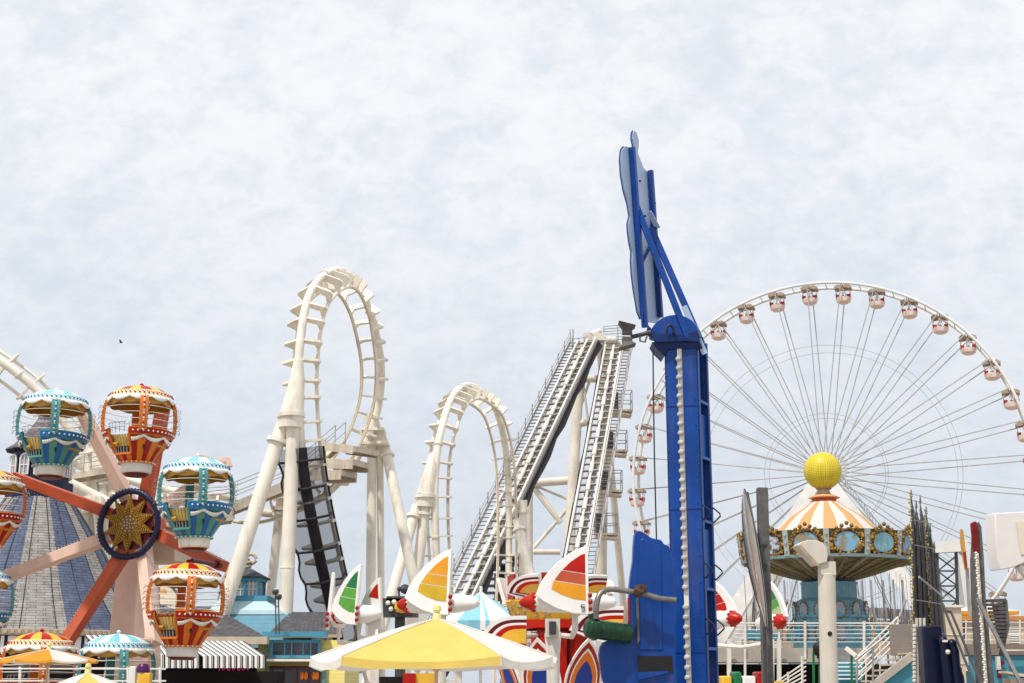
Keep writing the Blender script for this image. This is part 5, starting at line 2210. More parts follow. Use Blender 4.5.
# small rack of stage lights behind the green fin
lr = Thing('light_rack', 'dark rooftop rack of small lights and a yellow lamp behind the planes', 'lights', P(405, 618, 55) * V((1, 1, 0)))
c = MB()
Yl = 55
c.box(P(400, 608, Yl), (1.4, .8, .7)); c.box(P(404, 600, Yl), (1.3, .8, .25))
for x_ in (399, 409):
    c.tube([P(x_, 600, Yl), P(x_, 588, Yl)], .04, 5)
c.tube([AT(400, 0, Yl), P(400, 612, Yl)], .2, 8)
lr.part('frame', c, 'steel_dark')
c = MB()
for x_, y_, s_ in ((399.5, 589, .10), (405, 589, .2), (413, 590, .10), (392, 606, .12)):
    c.sphere(P(x_, y_, Yl), s_, 8)
lr.part('lamp_head', c, 'steel_dark')
c = MB(); c.sphere(P(402, 607, Yl - .6), .3, 10, 0, (1, .8, .8))
lr.part('yellow_lamp', c, 'yellow')
c = MB()
for x_, y_ in ((388, 603), (394, 602), (391, 609), (398, 610)):
    c.sphere(P(x_, y_, Yl - .5), .1, 8)
lr.part('bulb', c, 'bulb')
# kiosk below the planes, left of centre: pale counter and dark opening
c = Thing('kiosk', 'low dark kiosk with pale posts and yellow side under the large umbrella', 'kiosk', AT(420, 0, 46))
m1 = MB()
m1.box(AT(408, .95, 47), (1.9, .3, 1.9))
c.part('counter', m1, 'interior_shade')
m1 = MB()
for x_ in (375, 432, 458):
    m1.beam(AT(x_, 0, 46), AT(x_, 2.15, 46), .25)
c.part('post', m1, 'white_dirty')
m1 = MB(); m1.box(AT(423, 1.0, 46), (.9, .3, 2.0))
c.part('side_panel', m1, 'yellow')
m1 = MB(); m1.box(AT(409, 1.0, 45.9), (.4, .3, 2.0))
c.part('poster', m1, 'red')
# ------------------------------------------------------------------ swing ride
YS = 100.0
px1 = None
sw_c = P(824, 495, YS); SC0 = V((sw_c.x, sw_c.y, 0))
def zs(py, d=0.0): return P(824, py, YS - d).z
def rs(px): return px * (YS * CT + 5 * ST) / F
sr = Thing('swing_ride', 'wave swinger carousel with yellow ball, striped cone top and gold framed painted crown', 'carousel', SC0)
# ball
c = MB()
zc0 = zs(471)
rbll = rs(19.3)
c.lathe([(rbll * math.cos(b), rbll * math.sin(b)) for b in [math.pi * (j / 20 - .5) for j in range(21)]], 40, SC0 + Z * zc0, uvs=True)
sr.part('ball', c, 'ball_yellow')
c = MB()
c.lathe([(rs(7), zs(494)), (rs(5.5), zs(490)), (rs(6.5), zs(486)), (0, zs(486))], 16, SC0)
for i in range(12):
    a = 2 * math.pi * i / 12
    c.sphere(SC0 + V((rs(6.5) * math.cos(a), rs(6.5) * math.sin(a), zs(488))), .13, 6)
sr.part('ball_stand', c, 'brown')
# canopy cone
c = MB()
prof = [(rs(66), zs(536, 4)), (rs(55), zs(529, 3)), (rs(39), zs(518.5)), (rs(24), zs(509)), (rs(14), zs(502.5))]
c.lathe(prof, 72, SC0, mf=lambda i, j: 0 if i % 6 < 3 else 1)
cn = sr.part('canopy', c, ['canvas_white', 'canvas_peach'])
c = MB()
c.lathe([(rs(11.5), zs(504)), (rs(12.5), zs(498)), (rs(12), zs(498)), (0, zs(497))], 32, SC0)
sr.part('collar', c, 'red_orange', cn)
c = MB()
c.lathe([(rs(15), zs(498.5)), (rs(16), zs(498)), (rs(12), zs(496)), (rs(6), zs(494)), (0, zs(493.5))], 32, SC0)
sr.part('cap', c, 'canvas_peach', cn)
# crown: 14 panels, each with a gold oval frame and a painting
NP = 14
r_b, r_t = rs(85), rs(88.5)
zcb, zct = zs(554, 6.2), zs(528, 6.2)
mk('gold_dull', (.22, .13, .035), .5, .3, 6)
paint = []
for k, (c1, c2) in enumerate([((.22, .45, .62), (.30, .26, .18)), ((.05, .22, .50), (.45, .33, .15)), ((.28, .52, .62), (.20, .40, .50)), ((.50, .55, .58), (.10, .08, .12)), ((.18, .40, .62), (.25, .16, .12))]):
    m = mat('painting_%d' % k, c1, .5, .1, 1)
    nt_ = m.node_tree
    b = nt_.nodes['Principled BSDF']
    g = nt_.nodes.new('ShaderNodeNewGeometry')
    nz = nt_.nodes.new('ShaderNodeTexNoise'); nz.inputs['Scale'].default_value = 1.6 + k * .3; nz.inputs['Detail'].default_value = 3
    nt_.links.new(g.outputs['Position'], nz.inputs['Vector'])
    cr = nt_.nodes.new('ShaderNodeValToRGB')
    cr.color_ramp.elements[0].position = .42; cr.color_ramp.elements[0].color = (*c2, 1)
    cr.color_ramp.elements[1].position = .55; cr.color_ramp.elements[1].color = (*c1, 1)
    nt_.links.new(nz.outputs['Fac'], cr.inputs['Fac'])
    nt_.links.new(cr.outputs['Color'], b.inputs['Base Color'])
    paint.append(m)
mk('crown_dark', (.12, .10, .05), .5, .5, 4)
mk('moulding', (.26, .38, .40), .5, .15, 2)
random.seed(11)
for k in range(NP):
    a0, a1 = R(-102.6 + 25.714 * k), R(-102.6 + 25.714 * (k + 1))
    am = (a0 + a1) / 2
    d = V((math.cos(am), math.sin(am), 0)); tg = V((-d.y, d.x, 0))
    hw = r_b * math.sin((a1 - a0) / 2)
    hwt = r_t * math.sin((a1 - a0) / 2)
    rb_, rt_ = r_b * math.cos((a1 - a0) / 2), r_t * math.cos((a1 - a0) / 2)
    c = MB()
    q = [SC0 + d * rb_ - tg * hw + Z * zcb, SC0 + d * rb_ + tg * hw + Z * zcb, SC0 + d * rt_ + tg * hwt + Z * zct, SC0 + d * rt_ - tg * hwt + Z * zct]
    c.prism(q, -d * .12)
    pn_ = sr.part('crown_panel', c, 'crown_dark')
    mid = (q[0] + q[1] + q[2] + q[3]) / 4
    up = ((q[2] + q[3]) / 2 - (q[0] + q[1]) / 2)
    H = up.length; up.normalize()
    c = MB()
    ov = [mid + d * .05 + tg * (hw * .66 * math.cos(t)) + up * (H * .38 * math.sin(t)) for t in [2 * math.pi * i / 20 for i in range(20)]]
    c.prism(ov, d * .04)
    sr.part('painting', c, paint[(k * 2 + k // 3) % 5], pn_)
    c = MB()
    for i in range(60):
        t = 2 * math.pi * i / 60
        e = (.72, .84)[i % 2] + .05 * math.sin(4 * t)
        q_ = mid + d * .1 + tg * (hw * e * math.cos(t)) + up * (H * .47 * (1 + .08 * math.sin(6 * t)) * math.sin(t))
        c.sphere(q_, random.uniform(.06, .13), 8, random.choice((0, 0, 0, 1)))
    for i in range(20):
        t = random.uniform(0, 2 * math.pi)
        q_ = mid + d * .12 + tg * (hw * .80 * math.copysign(abs(math.cos(t)) ** .6, math.cos(t))) + up * (H * .48 * math.copysign(abs(math.sin(t)) ** .6, math.sin(t)))
        c.sphere(q_, random.uniform(.08, .16), 6, random.choice((0, 0, 1)))
    for i in range(5):      # cresting
        q_ = mid + d * .05 + tg * hw * (-.5 + .25 * i) + up * H * (.50 + .10 * (2 - abs(i - 2)))
        c.sphere(q_, .15, 8)
    sr.part('gold_frame', c, ['gold_dull', 'gold_mid'], pn_)
    # pilaster between panels
    c = MB()
    e0 = SC0 + V((math.cos(a0), math.sin(a0), 0)) * (r_b + .05) + Z * zcb; e1 = SC0 + V((math.cos(a0), math.sin(a0), 0)) * (r_t + .05) + Z * (zct + .0)
    c.beam(e0, e1, .38, .12, up=V((math.cos(a0), math.sin(a0), 0)))
    for f_ in (.2, .5, .8):
        c.sphere(e0.lerp(e1, f_) + V((math.cos(a0), math.sin(a0), 0)) * .08, .1, 6)
    sr.part('pilaster', c, mat_p if k else (mat_p := mk('pilaster', (.38, .42, .40), .5, .1, 3)), pn_)
c = MB()
c.lathe([(r_b - .3, zcb - .14), (r_b + .05, zcb - .12), (r_b + .1, zcb + .06), (r_b - .2, zcb + .07)], 70, SC0)
sr.part('crown_moulding', c, 'moulding')
# soffit: ribbed bowl running in and down to the neck
c = MB()
prof = catmull([(r_b - .1, zcb - .1), (rs(72), zs(560, 4)), (rs(52), zs(568, 3)), (rs(36), zs(574, 2)), (rs(27), zs(576, 2))], 4)
c.lathe(prof, 70, SC0, mf=lambda i, j: 1 if i % 5 == 0 else 0)
so = sr.part('soffit', c, ['soffit', 'brown'])
c = MB()
for k in range(28):
    a = 2 * math.pi * k / 28
    c.tube([SC0 + V((r_ * math.cos(a), r_ * math.sin(a), z_ - .06)) for r_, z_ in prof], .10, 5)
sr.part('soffit_rib', c, 'ochre_dull' if 'ochre_dull' in M else mk('ochre_dull', (.30, .22, .13), .6, .2, 2), so)
# column
c = MB()
c.lathe([(rs(26), zs(585, 1.5)), (rs(27.5), zs(571, 1.5)), (rs(24), zs(569, 1.5))], 28, SC0)
cl_ = sr.part('neck', c, 'navy')
mk('col_blue', (.22, .38, .47), .5, .15, 2, dirt=.25)
c = MB()
c.lathe([(rs(42), 0), (rs(42), zs(650, 3)), (rs(39), zs(648, 3)), (rs(36), zs(618, 3)), (rs(38), zs(616, 3)), (rs(35), zs(600, 3)), (rs(28), zs(597, 2)), (rs(28), zs(583, 2)), (rs(29.5), zs(581, 2)), (0, zs(581, 2))], 12, SC0)
co = sr.part('column', c, 'col_blue', smooth=False)
for k in range(12):
    am = R(-102.6 + 30 * k + 15)
    d = V((math.cos(am), math.sin(am), 0)); tg = V((-d.y, d.x, 0))
    for (py0, rr_) in ((609, 35.2), (632, 36.2)):
        q_ = SC0 + d * rs(rr_) + Z * zs(py0, 3)
        c = MB()
        c.prism([q_ + tg * (.36 * math.cos(t)) + Z * (.52 * math.sin(t)) for t in [2 * math.pi * i / 14 for i in range(14)]], d * .1, 1)
        for i in range(14):
            t = 2 * math.pi * i / 14
            c.sphere(q_ + d * .08 + tg * (.42 * math.cos(t)) + Z * (.58 * math.sin(t)), random.uniform(.06, .10), 6)
        sr.part('gilded_mirror', c, ['gold', 'glass_light'], co)
# chair swings
protoS = None
cnt = 0
for ring, (rr_, n_) in enumerate(((5.6, 20), (4.5, 12))):
    for k in range(n_):
        a = 2 * math.pi * (k + .5 * ring) / n_
        if protoS is None:
            protoS = bpy.data.objects.new('chair_swing', None)
            COL.objects.link(protoS)
            c = MB()
            for sx_ in (-.28, .28):
                for sy in (-.25, .25):
                    c.tube([(sx_, sy, .35), (sx_ * 1.0, 0, 2.1), (sx_ * 1.2, 0, 4.3)], .013, 4)
            c.build('chain', ['steel_dark'], protoS)
            c = MB()
            c.box((0, 0, 0), (.55, .5, .07)); c.box((0, .27, .32), (.55, .06, .6))
            c.tube([(-.28, -.25, .05), (-.28, -.25, .38), (.28, -.25, .38), (.28, -.25, .05)], .03, 5)
            for sx_ in (-.28, .28):
                c.tube([(sx_, -.25, .38), (sx_, .27, .38)], .03, 5)
            c.tube([(-.2, -.3, -.02), (-.2, -.32, -.4), (.2, -.32, -.4), (.2, -.3, -.02)], .02, 5)
            c.build('seat', ['teal_wall'], protoS)
            o = protoS
        else:
            o = copy_tree(protoS)
        o.location = SC0 + V((rr_ * math.cos(a), rr_ * math.sin(a), zs(575, rr_) - 4.0))
        o.rotation_euler = (0, 0, a)
        tag(o, 'empty chair swing hanging on thin chains under the painted crown', 'swing seat', 'chair swings of the wave swinger')
c = MB()
c.lathe([(0, 0), (7.5, 0), (7.5, .9), (0, .92)], 48, SC0)
sr.part('platform', c, 'teal_wall')

# ------------------------------------------------------------------ grey wooden post with a curved metal disc
c = MB()
c.beam(AT(770.5, 0, 29), P(762, 488, 29), .215, .215)
single('wooden_post', c, 'wood_post', 'tall weathered grey square timber post in front of the swing ride', 'post', AT(770.5, 0, 29), bevel=.012)
dk = Thing('mirror_disc', 'thin curved silvery disc seen nearly edge-on left of the grey timber post', 'sign', AT(752, 0, 28.4))
c = MB()
dn = V((-.93, .0, .12)).normalized()
pts = catmull([(744.5, 489), (748, 500), (753, 520), (757.5, 545), (762, 575), (765.5, 605), (767, 628)], 4)
pts2 = catmull([(744.5, 489), (742.2, 505), (743, 530), (746, 555), (751, 580), (758, 604), (767, 628)], 4)
Fr = [P(x, y, 28.2) for x, y in pts]; Bk = [P(x, y, 29.2) for x, y in pts2]
o0 = 0
c.v = []
for f_, b_ in zip(Fr, Bk):
    mid = (f_ + b_) / 2 + V((-.05, 0, 0)) * 0
    c.v += [f_, mid + V((-.03, 0, 0)), b_]
for i in range(len(Fr) - 1):
    for j in range(2):
        c.f.append([i * 3 + j, i * 3 + j + 1, (i + 1) * 3 + j + 1, (i + 1) * 3 + j]); c.m.append(0)
ds = dk.part('disc', c, mat('silver', (.62, .60, .58), .16, .1, 4, metal=.9))
md = ds.modifiers.new('t', 'SOLIDIFY'); md.thickness = .02
c = MB(); c.tube(Fr + Bk[::-1][1:-1], .012, 6, closed=True)
dk.part('rim', c, 'steel_dark')
c = MB()
c.tube([P(747, 492, 28.6), P(757, 540, 28.8), P(766, 628, 28.9)], .03, 6)
for y_ in (545, 565, 590, 610):
    c.beam(P(757 + (y_ - 545) * .12, y_, 28.8), P(767, y_, 28.9), .03)
c.tube([P(764, 628, 28.7), AT(768, 0, 28.7)], .04, 6)
dk.part('bracket', c, 'steel_dark')

# ------------------------------------------------------------------ white lamp post with a hooded head
lp = Thing('hooded_post', 'cream round post with a quarter drum hood on top, right of the timber post', 'lamp', AT(831.5, 0, 27))
c = MB()
c.tube([AT(831.5, 0, 27), P(826.5, 574, 27)], .165, 24)
c.tube([P(826.5, 574, 27), P(826.5, 562, 27)], .17, 4) if False else c.box(P(826.8, 569, 27), (.29, .29, .26))
po2 = lp.part('post', c, 'lamp_shell', bevel=.01)
c = MB()
cy = P(819, 562, 26.8)
rr_ = .36
arc = [P(816.5, 565, 26.8)] + [P(x, y, 26.8) for x, y in ((827, 562), (828, 555), (827, 548), (823, 543), (816, 540), (808, 540), (801, 542), (797, 545))]
c.prism(arc, (0, .5, 0))
hood = lp.part('hood', c, 'lamp_shell', bevel=.012)
c = MB()
c.prism([P(798, 546, 26.78), P(801, 545, 26.78), (P(820, 566, 26.78)), P(815, 566, 26.78)], (0, -.015, 0))
lp.part('lens', c, 'brown', hood)
c = MB(); c.tube([P(828, 634, 27) + V((0, -.155, 0)), P(828, 634, 27) + V((0, -.175, 0))], .045, 16)
lp.part('hole', c, 'black', po2)

# ------------------------------------------------------------------ deck, rails, stairs behind
dkz = P(780, 661, 52).z
dk_ = Thing('raised_deck', 'raised beige walkway deck with dark space beneath and white rails', 'deck', AT(790, 0, 53))
YD = 52
c = MB()
c.box((AT(782, 0, YD).x, YD + 1.5, P(780, 655, YD).z), (6.6, 3.0, .5))
c.box((AT(782, 0, YD).x, YD + 1.5, P(780, 660.5, YD).z), (6.7, 3.1, .12))
d0 = dk_.part('slab', c, 'conc')
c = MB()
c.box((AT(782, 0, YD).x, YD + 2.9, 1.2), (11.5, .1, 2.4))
dk_.part('underdeck_shade', c, 'interior_shade')  # near-black board painting the shade in the gap under the deck
c = MB()
zd = P(780, 648, YD).z
for hh in (.25, .42, .59, .76, .93):
    c.tube([AT(735, zd + hh * .85, YD), AT(893, zd + hh * .85, YD)], .014, 4)
c.tube([AT(735, zd + .88, YD), AT(893, zd + .88, YD)], .03, 6)
rl = dk_.part('railing', c, 'steel_white')
c = MB()
for x_ in (745, 779, 805, 864, 893):
    dk_.part('railing_post', MB().beam(AT(x_, 0 if x_ < 800 else zd - .4, YD - .05), AT(x_, zd + .95, YD - .05), .08), 'white_dirty', rl)
c = MB()
c = MB()
for x_ in (729, 766, 772, 779):
    c.beam(AT(x_, 0, YD - .4), AT(x_, zd + .3, YD - .4), .14)
dk_.part('deck_post', c, 'white_dirty')
# stairs right of the post
sx0, sx1 = 870, 902
stt = Thing('staircase', 'deck stairs with white and steel handrails beside the blue stringer wall', 'stairs', AT(880, 0, 46))
YSt = 46
c = MB()
tri = [AT(858, 0, YSt), AT(925, 0, YSt), P(925, 652, YSt), P(912, 658, YSt), P(858, 700, YSt)]
c.prism(tri, (0, .15, 0))
stt.part('stringer', c, 'teal_wall')
c = MB()
c.beam(P(858, 697, YSt - .05), P(913, 655, YSt - .05), .25, .22)
stt.part('edge_trim', c, 'conc')
c = MB()
for i in range(8):
    f_ = i / 7
    q = P(860 + 44 * f_, 692 - 38 * f_, YSt + .9)
    c.box(q, (.42, 1.5, .05))
stt.part('tread', c, 'stone')
c = MB()
for (x0, y0, x1, y1, Y) in ((858, 656, 898, 617, YSt + 1.8), (858, 662, 898, 623, YSt + 1.8), (858, 668, 898, 629, YSt + 1.8), (858, 674, 898, 635, YSt + 1.8), (858, 680, 898, 641, YSt + 1.8)):
    c.tube([P(x0, y0, Y), P(x1, y1, Y)], .03, 6)
for x_ in (866, 880, 893, 898):
    c.tube([P(x_, 648 - (x_ - 866) * .98, YSt + 1.8), P(x_, 690 - (x_ - 866) * .98, YSt + 1.8)], .03, 6)
r_o = stt.part('white_rail', c, 'white_dirty')
c = MB()
c.tube([P(855, 660, YSt - .1), P(882, 639, YSt - .1)], .04, 6)
c.tube([P(858, 676, YSt - .1), P(880, 658, YSt - .1)], .025, 6)
for x_, y0 in ((857, 659), (873, 646)):
    c.tube([P(x_, y0, YSt - .1), AT(x_, 0, YSt - .1)], .035, 6)
stt.part('steel_rail', c, 'galv')
# left stair rail
c = MB()
for k in range(5):
    c.tube([P(770 + k * 0, 690 - k * 0 + k * 3 - 4, 46), P(806, 662 + k * 4.5, 46)], .025, 5)
c.tube([P(802, 656, 46), AT(803, 0, 46)], .04, 6)
c.tube([P(788, 672, 46), AT(789, 0, 46)], .035, 6)
lr2 = single('stair_railing', c, 'white_dirty', 'white stair railing rising under the deck left of the cream post', 'railing', AT(790, 0, 46))
# blue slatted booth behind the cream post and its green posts
bo = Thing('slatted_booth', 'blue booth with white horizontal slats between the cream post and the stairs', 'booth', AT(843, 0, 49))
c = MB()
zt2 = P(845, 662, 49).z
c.box((AT(846, 0, 49).x, 49.2, zt2 / 2), (1.5, .2, zt2))
bo.part('panel', c, 'teal_wall')
c = MB()
for y_ in (663, 667, 671, 675, 679):
    c.tube([P(836, y_, 48.9), P(862, y_, 48.9)], .03, 5)
bo.part('slat', c, 'white_blue')
c = MB()
for x_ in (814, 820, 852):
    c.beam(AT(x_, 0, 48.6), P(x_ - .5, 652, 48.6), .07)
bo.part('green_post', c, 'green')
c = MB()
c.sphere(P(819, 649, 48.4), .22, 10, 0, (1, .8, 1.2)); c.box(P(821, 655, 48.4), (.25, .2, .25))
bo.part('black_fan', c, 'black')
c = MB()
c.box(P(841, 656, 49.4), (1.0, .4, .55))
bo.part('grey_box', c, 'galv')
c = MB()
c.beam(P(846, 648, 48.6), P(856, 656, 48.4), .12, .12)
bo.part('spotlight', c, 'white_dirty')
# grey sheet panel hanging right of the stairs
c = MB()
c.box(P(905, 640, 47), (.98, .12, 1.0))
single('metal_hoarding', c, mat('panel_grey', (.23, .20, .18), .8, .08, 2), 'plain grey brown panel standing at the top of the stairs', 'panel', P(905, 655, 47), bevel=.01)
# roof white thing and yellow steps by the timber post
c = MB()
c.box(AT(776, .8, 44), (.5, .3, 1.9))
for k in range(4):
    c.box(AT(776, .6 + k * .3, 43.8), (.55, .12, .05), m=1)
single('yellow_ladder_box', c, ['yellow', 'brown'], 'narrow yellow ladder box right of the timber post at the bottom', 'box', AT(776, 0, 44))
c = MB()
for x0, x1, mm in ((722, 732, 0), (734, 742, 1), (743, 756, 2), (757, 763, 3)):
    a_, b_ = AT(x0, 0, 42), AT(x1, 0, 42)
    c.box(((a_.x + b_.x) / 2, 42, .95 + .12 * (mm % 2)), (b_.x - a_.x, .8, 1.9), m=mm)
mg = single('game_stall', c, ['yellow', 'green', 'white', 'red_deep'], 'row of yellow, green, white and red stall panels under the deck edge', 'stall', AT(742, 0, 42), bevel=.05)
# distant ride frames seen below the crown
mk('far_orange', (.50, .26, .08), .7, .2, 1)
mk('far_grey', (.33, .31, .31), .7, .25, 1)
fr2 = Thing('distant_ride', 'tangle of far ride beams with an orange bar behind the swing ride column', 'fairground ride', AT(880, 0, 135))
c = MB()
c.beam(P(862, 634, 135), P(915, 634, 135), 1.0, .9)
c.beam(P(755, 636, 135), P(800, 636, 135), 1.0, .8)
fr2.part('orange_beam', c, 'far_orange')
c = MB()
random.seed(5)
for k in range(90):
    x_ = random.choice([random.uniform(752, 800), random.uniform(856, 925)])
    y_ = random.uniform(600, 640)
    c.beam(P(x_, y_, 138 + random.uniform(-2, 6)), P(x_ + random.uniform(-14, 14), y_ + random.uniform(6, 34), 138 + random.uniform(-2, 6)), random.uniform(.07, .22))
for x_ in (868, 877, 889, 899, 908, 772, 790, 760):
    c.beam(P(x_ - 6, 580, 140), AT(x_ + 2, 0, 140), .16)
c.beam(P(858, 612, 141), P(925, 616, 141), .4, 1.0)
c.beam(P(858, 622, 141), P(925, 624, 141), .4, .5)
fr2.part('frame', c, 'far_grey')
c = MB()
c.box(P(890, 646, 134), (7, 1.5, 1.6)); c.box(P(775, 647, 134), (6, 1.5, 1.4))
for k in range(16):
    x_ = random.choice([random.uniform(752, 800), random.uniform(856, 925)])
    c.box(P(x_, random.uniform(624, 648), 133.4), (random.uniform(.5, 1.4), .4, random.uniform(.3, .8)), m=random.choice((0, 1, 2)))
fr2.part('deck_clutter', c, ['brown', 'white_dirty', 'stone'])

# ------------------------------------------------------------------ light pylons (lattice boards seen edge-on), right
YP = 34
py_ = Thing('light_pylon', 'spiky dark lattice light boards seen edge-on with yellow bulb edges', 'pylon', AT(930, 0, YP))
mk('gold_edge', (.50, .38, .06), .4, .3, 6)
mk('lattice', (.13, .125, .13), .6, .35, 6)
random.seed(9)
boards = [(911, 493, 917, 'gold_bright', 0.0), (916, 504, 924, None, .3), (920, 499, 930, None, .6), (926, 510, 938, 'gold_bright', .9), (930, 528, 944, None, 1.2), (934, 545, 950, None, 1.5)]
for bi, (xt, yt, xb, em, dd) in enumerate(boards):
    c = MB()
    for k in range(9):
        o_ = k * .95
        a_, b_ = P(xt + o_ * .45, yt + k * 4 + (k % 2) * 5, YP + dd + k * .1), AT(xb + o_ * 1.1, 0, YP + dd + k * .1)
        c.beam(a_, b_, .026, .026)
        for j in range(22):
            q = a_.lerp(b_, (j + .5) / 22)
            c.beam(q, q + V((.06, .30, .12 * (-1) ** j)), .014)
    c.tube([P(xt, yt - 4, YP + dd), P(xt + .5, yt + 4, YP + dd)], [.008, .03], 6)
    bo_ = py_.part('lattice_board', c, 'lattice')
    mm_ = MB(); mm_.add([P(xt + .6, yt + 6, YP + dd + .05), P(xt + 5.5, yt + 24, YP + dd + .9), AT(xb + 9.5, 0, YP + dd + .9), AT(xb + .5, 0, YP + dd + .05)], [(0, 1, 2, 3)])
    py_.part('wire_mesh', mm_, 'screen_mesh', bo_)
    if em:
        c = MB()
        a_, b_ = P(xt - 1, yt, YP + dd - .1), AT(xb - 1.5, 0, YP + dd - .1)
        for j in range(60):
            q = a_.lerp(b_, j / 82)
            c.sphere(q + V((.03 * math.sin(j * 1.7), 0, 0)), .024 if j % 3 else .034, 8)
        py_.part('bulb_edge', c, 'gold_edge', bo_)
c = MB()
c.beam(P(919, 577, YP - .2), P(944, 598, YP + .8), .03, .05)
for y_ in (520, 545, 600, 630, 660):
    c.beam(P(914 + (y_ - 520) * .03, y_, YP - .1), P(932 + (y_ - 520) * .12, y_ + 4, YP + 1), .018)
py_.part('cross_bar', c, 'galv')
c = MB()
zp = P(930, 630, YP).z
for x_ in (917.5, 921, 925):
    c.beam(AT(x_ + 1, 0, YP - .25), P(x_ - 1, 618, YP - .25), .05, .05)
for k in range(14):
    c.sphere(P(914.5, 626 + k * 4.2, YP - .3), .05, 6)
py_.part('front_rail', c, 'white_dirty')
# navy gear housings in front
ng = Thing('motor_unit', 'dark navy upright drive housings with rounded tops beside the lattice boards', 'machine', AT(942, 0, 33))
c = MB()
a_ = AT(938, 0, 33.3)
c.box((a_.x, 33.3, P(937, 626, 33.3).z / 2), (.46, .5, P(937, 626, 33.3).z))
ng.part('housing', c, 'blue_deep' if False else 'navy_blue' if 'navy_blue' in M else mk('navy_blue', (.003, .006, .03), .35, .2, 3), bevel=.04)
for (x_, y_) in ((943, 641), (952, 644), (957, 670)):
    c = MB()
    q = P(x_, y_, 32.8)
    c.tube([V((q.x + .1, q.y, 0)), V((q.x + .03, q.y, q.z - .15)), q], [.12, .12, .10], 12)
    c.sphere(q, .12, 10)
    ng.part('cylinder', c, 'navy_blue')
c = MB()
c.sphere(P(948, 652, 32.6), .06, 8); c.box(P(945, 641, 32.6), (.1, .1, .05))
ng.part('lamp', c, 'bulb')
# second pylon with red and white top
mk('maroon_red', (.22, .01, .02), .5, .2, 4)
mk('banner_red', (.30, .04, .03), .6, .2, 4)
p2 = Thing('grey_pylon', 'weathered dark pylon with red capped white bulb edge and a slatted wedge', 'pylon', AT(990, 0, 32))
Y2 = 32
c = MB()
c.prism([P(979, 522, Y2), P(981.5, 527, Y2), P(984, 560, Y2), P(986, 600, Y2), AT(1001, 0, Y2), AT(988, 0, Y2), P(978, 600, Y2), P(977, 560, Y2)], (0, .5, 0))
c.beam(P(980, 606, Y2 + .2), AT(996, 0, Y2 + .2), .18, .3)
p2.part('mast', c, 'wood_post')
c = MB()
c.prism([P(972, 523, Y2 - .1), P(975, 521, Y2 - .1), P(977.5, 523, Y2 - .1), P(979, 552, Y2 - .1), P(974.5, 551, Y2 - .1)], (0, .15, 0))
p2.part('red_cap', c, 'maroon_red', bevel=.01)
c = MB()
for j in range(60):
    f_ = j / 59
    q = P(976 + f_ * 11, 553 + f_ * 150, Y2 - .15)
    c.sphere(q + V((.012 * math.sin(j * 2.3), 0, 0)), .034, 8)
c.beam(P(977, 553, Y2 - .1), P(987.5, 700, Y2 - .1), .05, .05)
p2.part('bulb_edge', c, 'bulb')
c = MB()
tri = [(985, 601), (1004, 600), (1008, 618), (1006, 640), (1002, 652), (996, 640)]
for k in range(13):
    f_ = k / 12
    y_ = 601 + 46 * f_
    x0 = 986 + 12 * f_
    x1 = 1005 + 3 * math.sin(f_ * 3) - 3 * f_
    c.beam(P(x0, y_, Y2 + .3), P(x1, y_, Y2 + .9), .03, .06)
c.beam(P(1005, 600, Y2 + .9), P(1007.5, 625, Y2 + .9), .08)
c.beam(P(1007.5, 625, Y2 + .9), P(1001, 655, Y2 + .9), .08)
c.beam(P(986, 601, Y2 + .3), P(1005, 600, Y2 + .9), .07)
c.prism([P(992, 604, Y2 + .95), P(1006, 602, Y2 + .95), P(1007.5, 625, Y2 + .95), P(1001, 652, Y2 + .95)], (0, .03, 0))
p2.part('slatted_wedge', c, 'wood_post')
c = MB()
c.beam(P(977, 598, Y2 - .3), P(1024, 690, Y2 - .3), .075, .075)
p2.part('brace', c, 'galv')
c = MB()
for (x0, y0, x1, y1) in ((942, 603, 981, 700), (951, 612, 988, 700)):
    c.tube([P(x0, y0, 33.5), P(x1, y1, 31)], .032, 6)
c.tube([P(942, 603, 33.5), P(946, 611, 33.5), P(951, 612, 33.5)], .032, 6)
single('dark_handrail', c, 'steel_dark', 'two dark sloping tubes crossing in front of the beige hut', 'railing', AT(970, 0, 32))
# thin yellow and red striped blade behind
c = MB()
Yb_ = 60
c.prism([P(962, 529, Yb_), P(963.5, 531, Yb_), P(967.5, 565, Yb_), P(967, 570, Yb_), P(964, 555, Yb_), P(962, 540, Yb_)], (0, .3, 0), 0)
c.prism([P(963.5, 552, Yb_ - .05), P(966, 552, Yb_ - .05), P(967.5, 567, Yb_ - .05), P(966, 569, Yb_ - .05)], (0, .1, 0), 1)
c.beam(P(967, 568, Yb_ + .2), AT(976, 0, Yb_ + .2), .12, m=2)
single('upright_banner', c, ['ochre', 'banner_red', 'galv'], 'thin orange and red upright blade between the gantry and the dark pylon', 'ride part', AT(976, 0, Yb_))
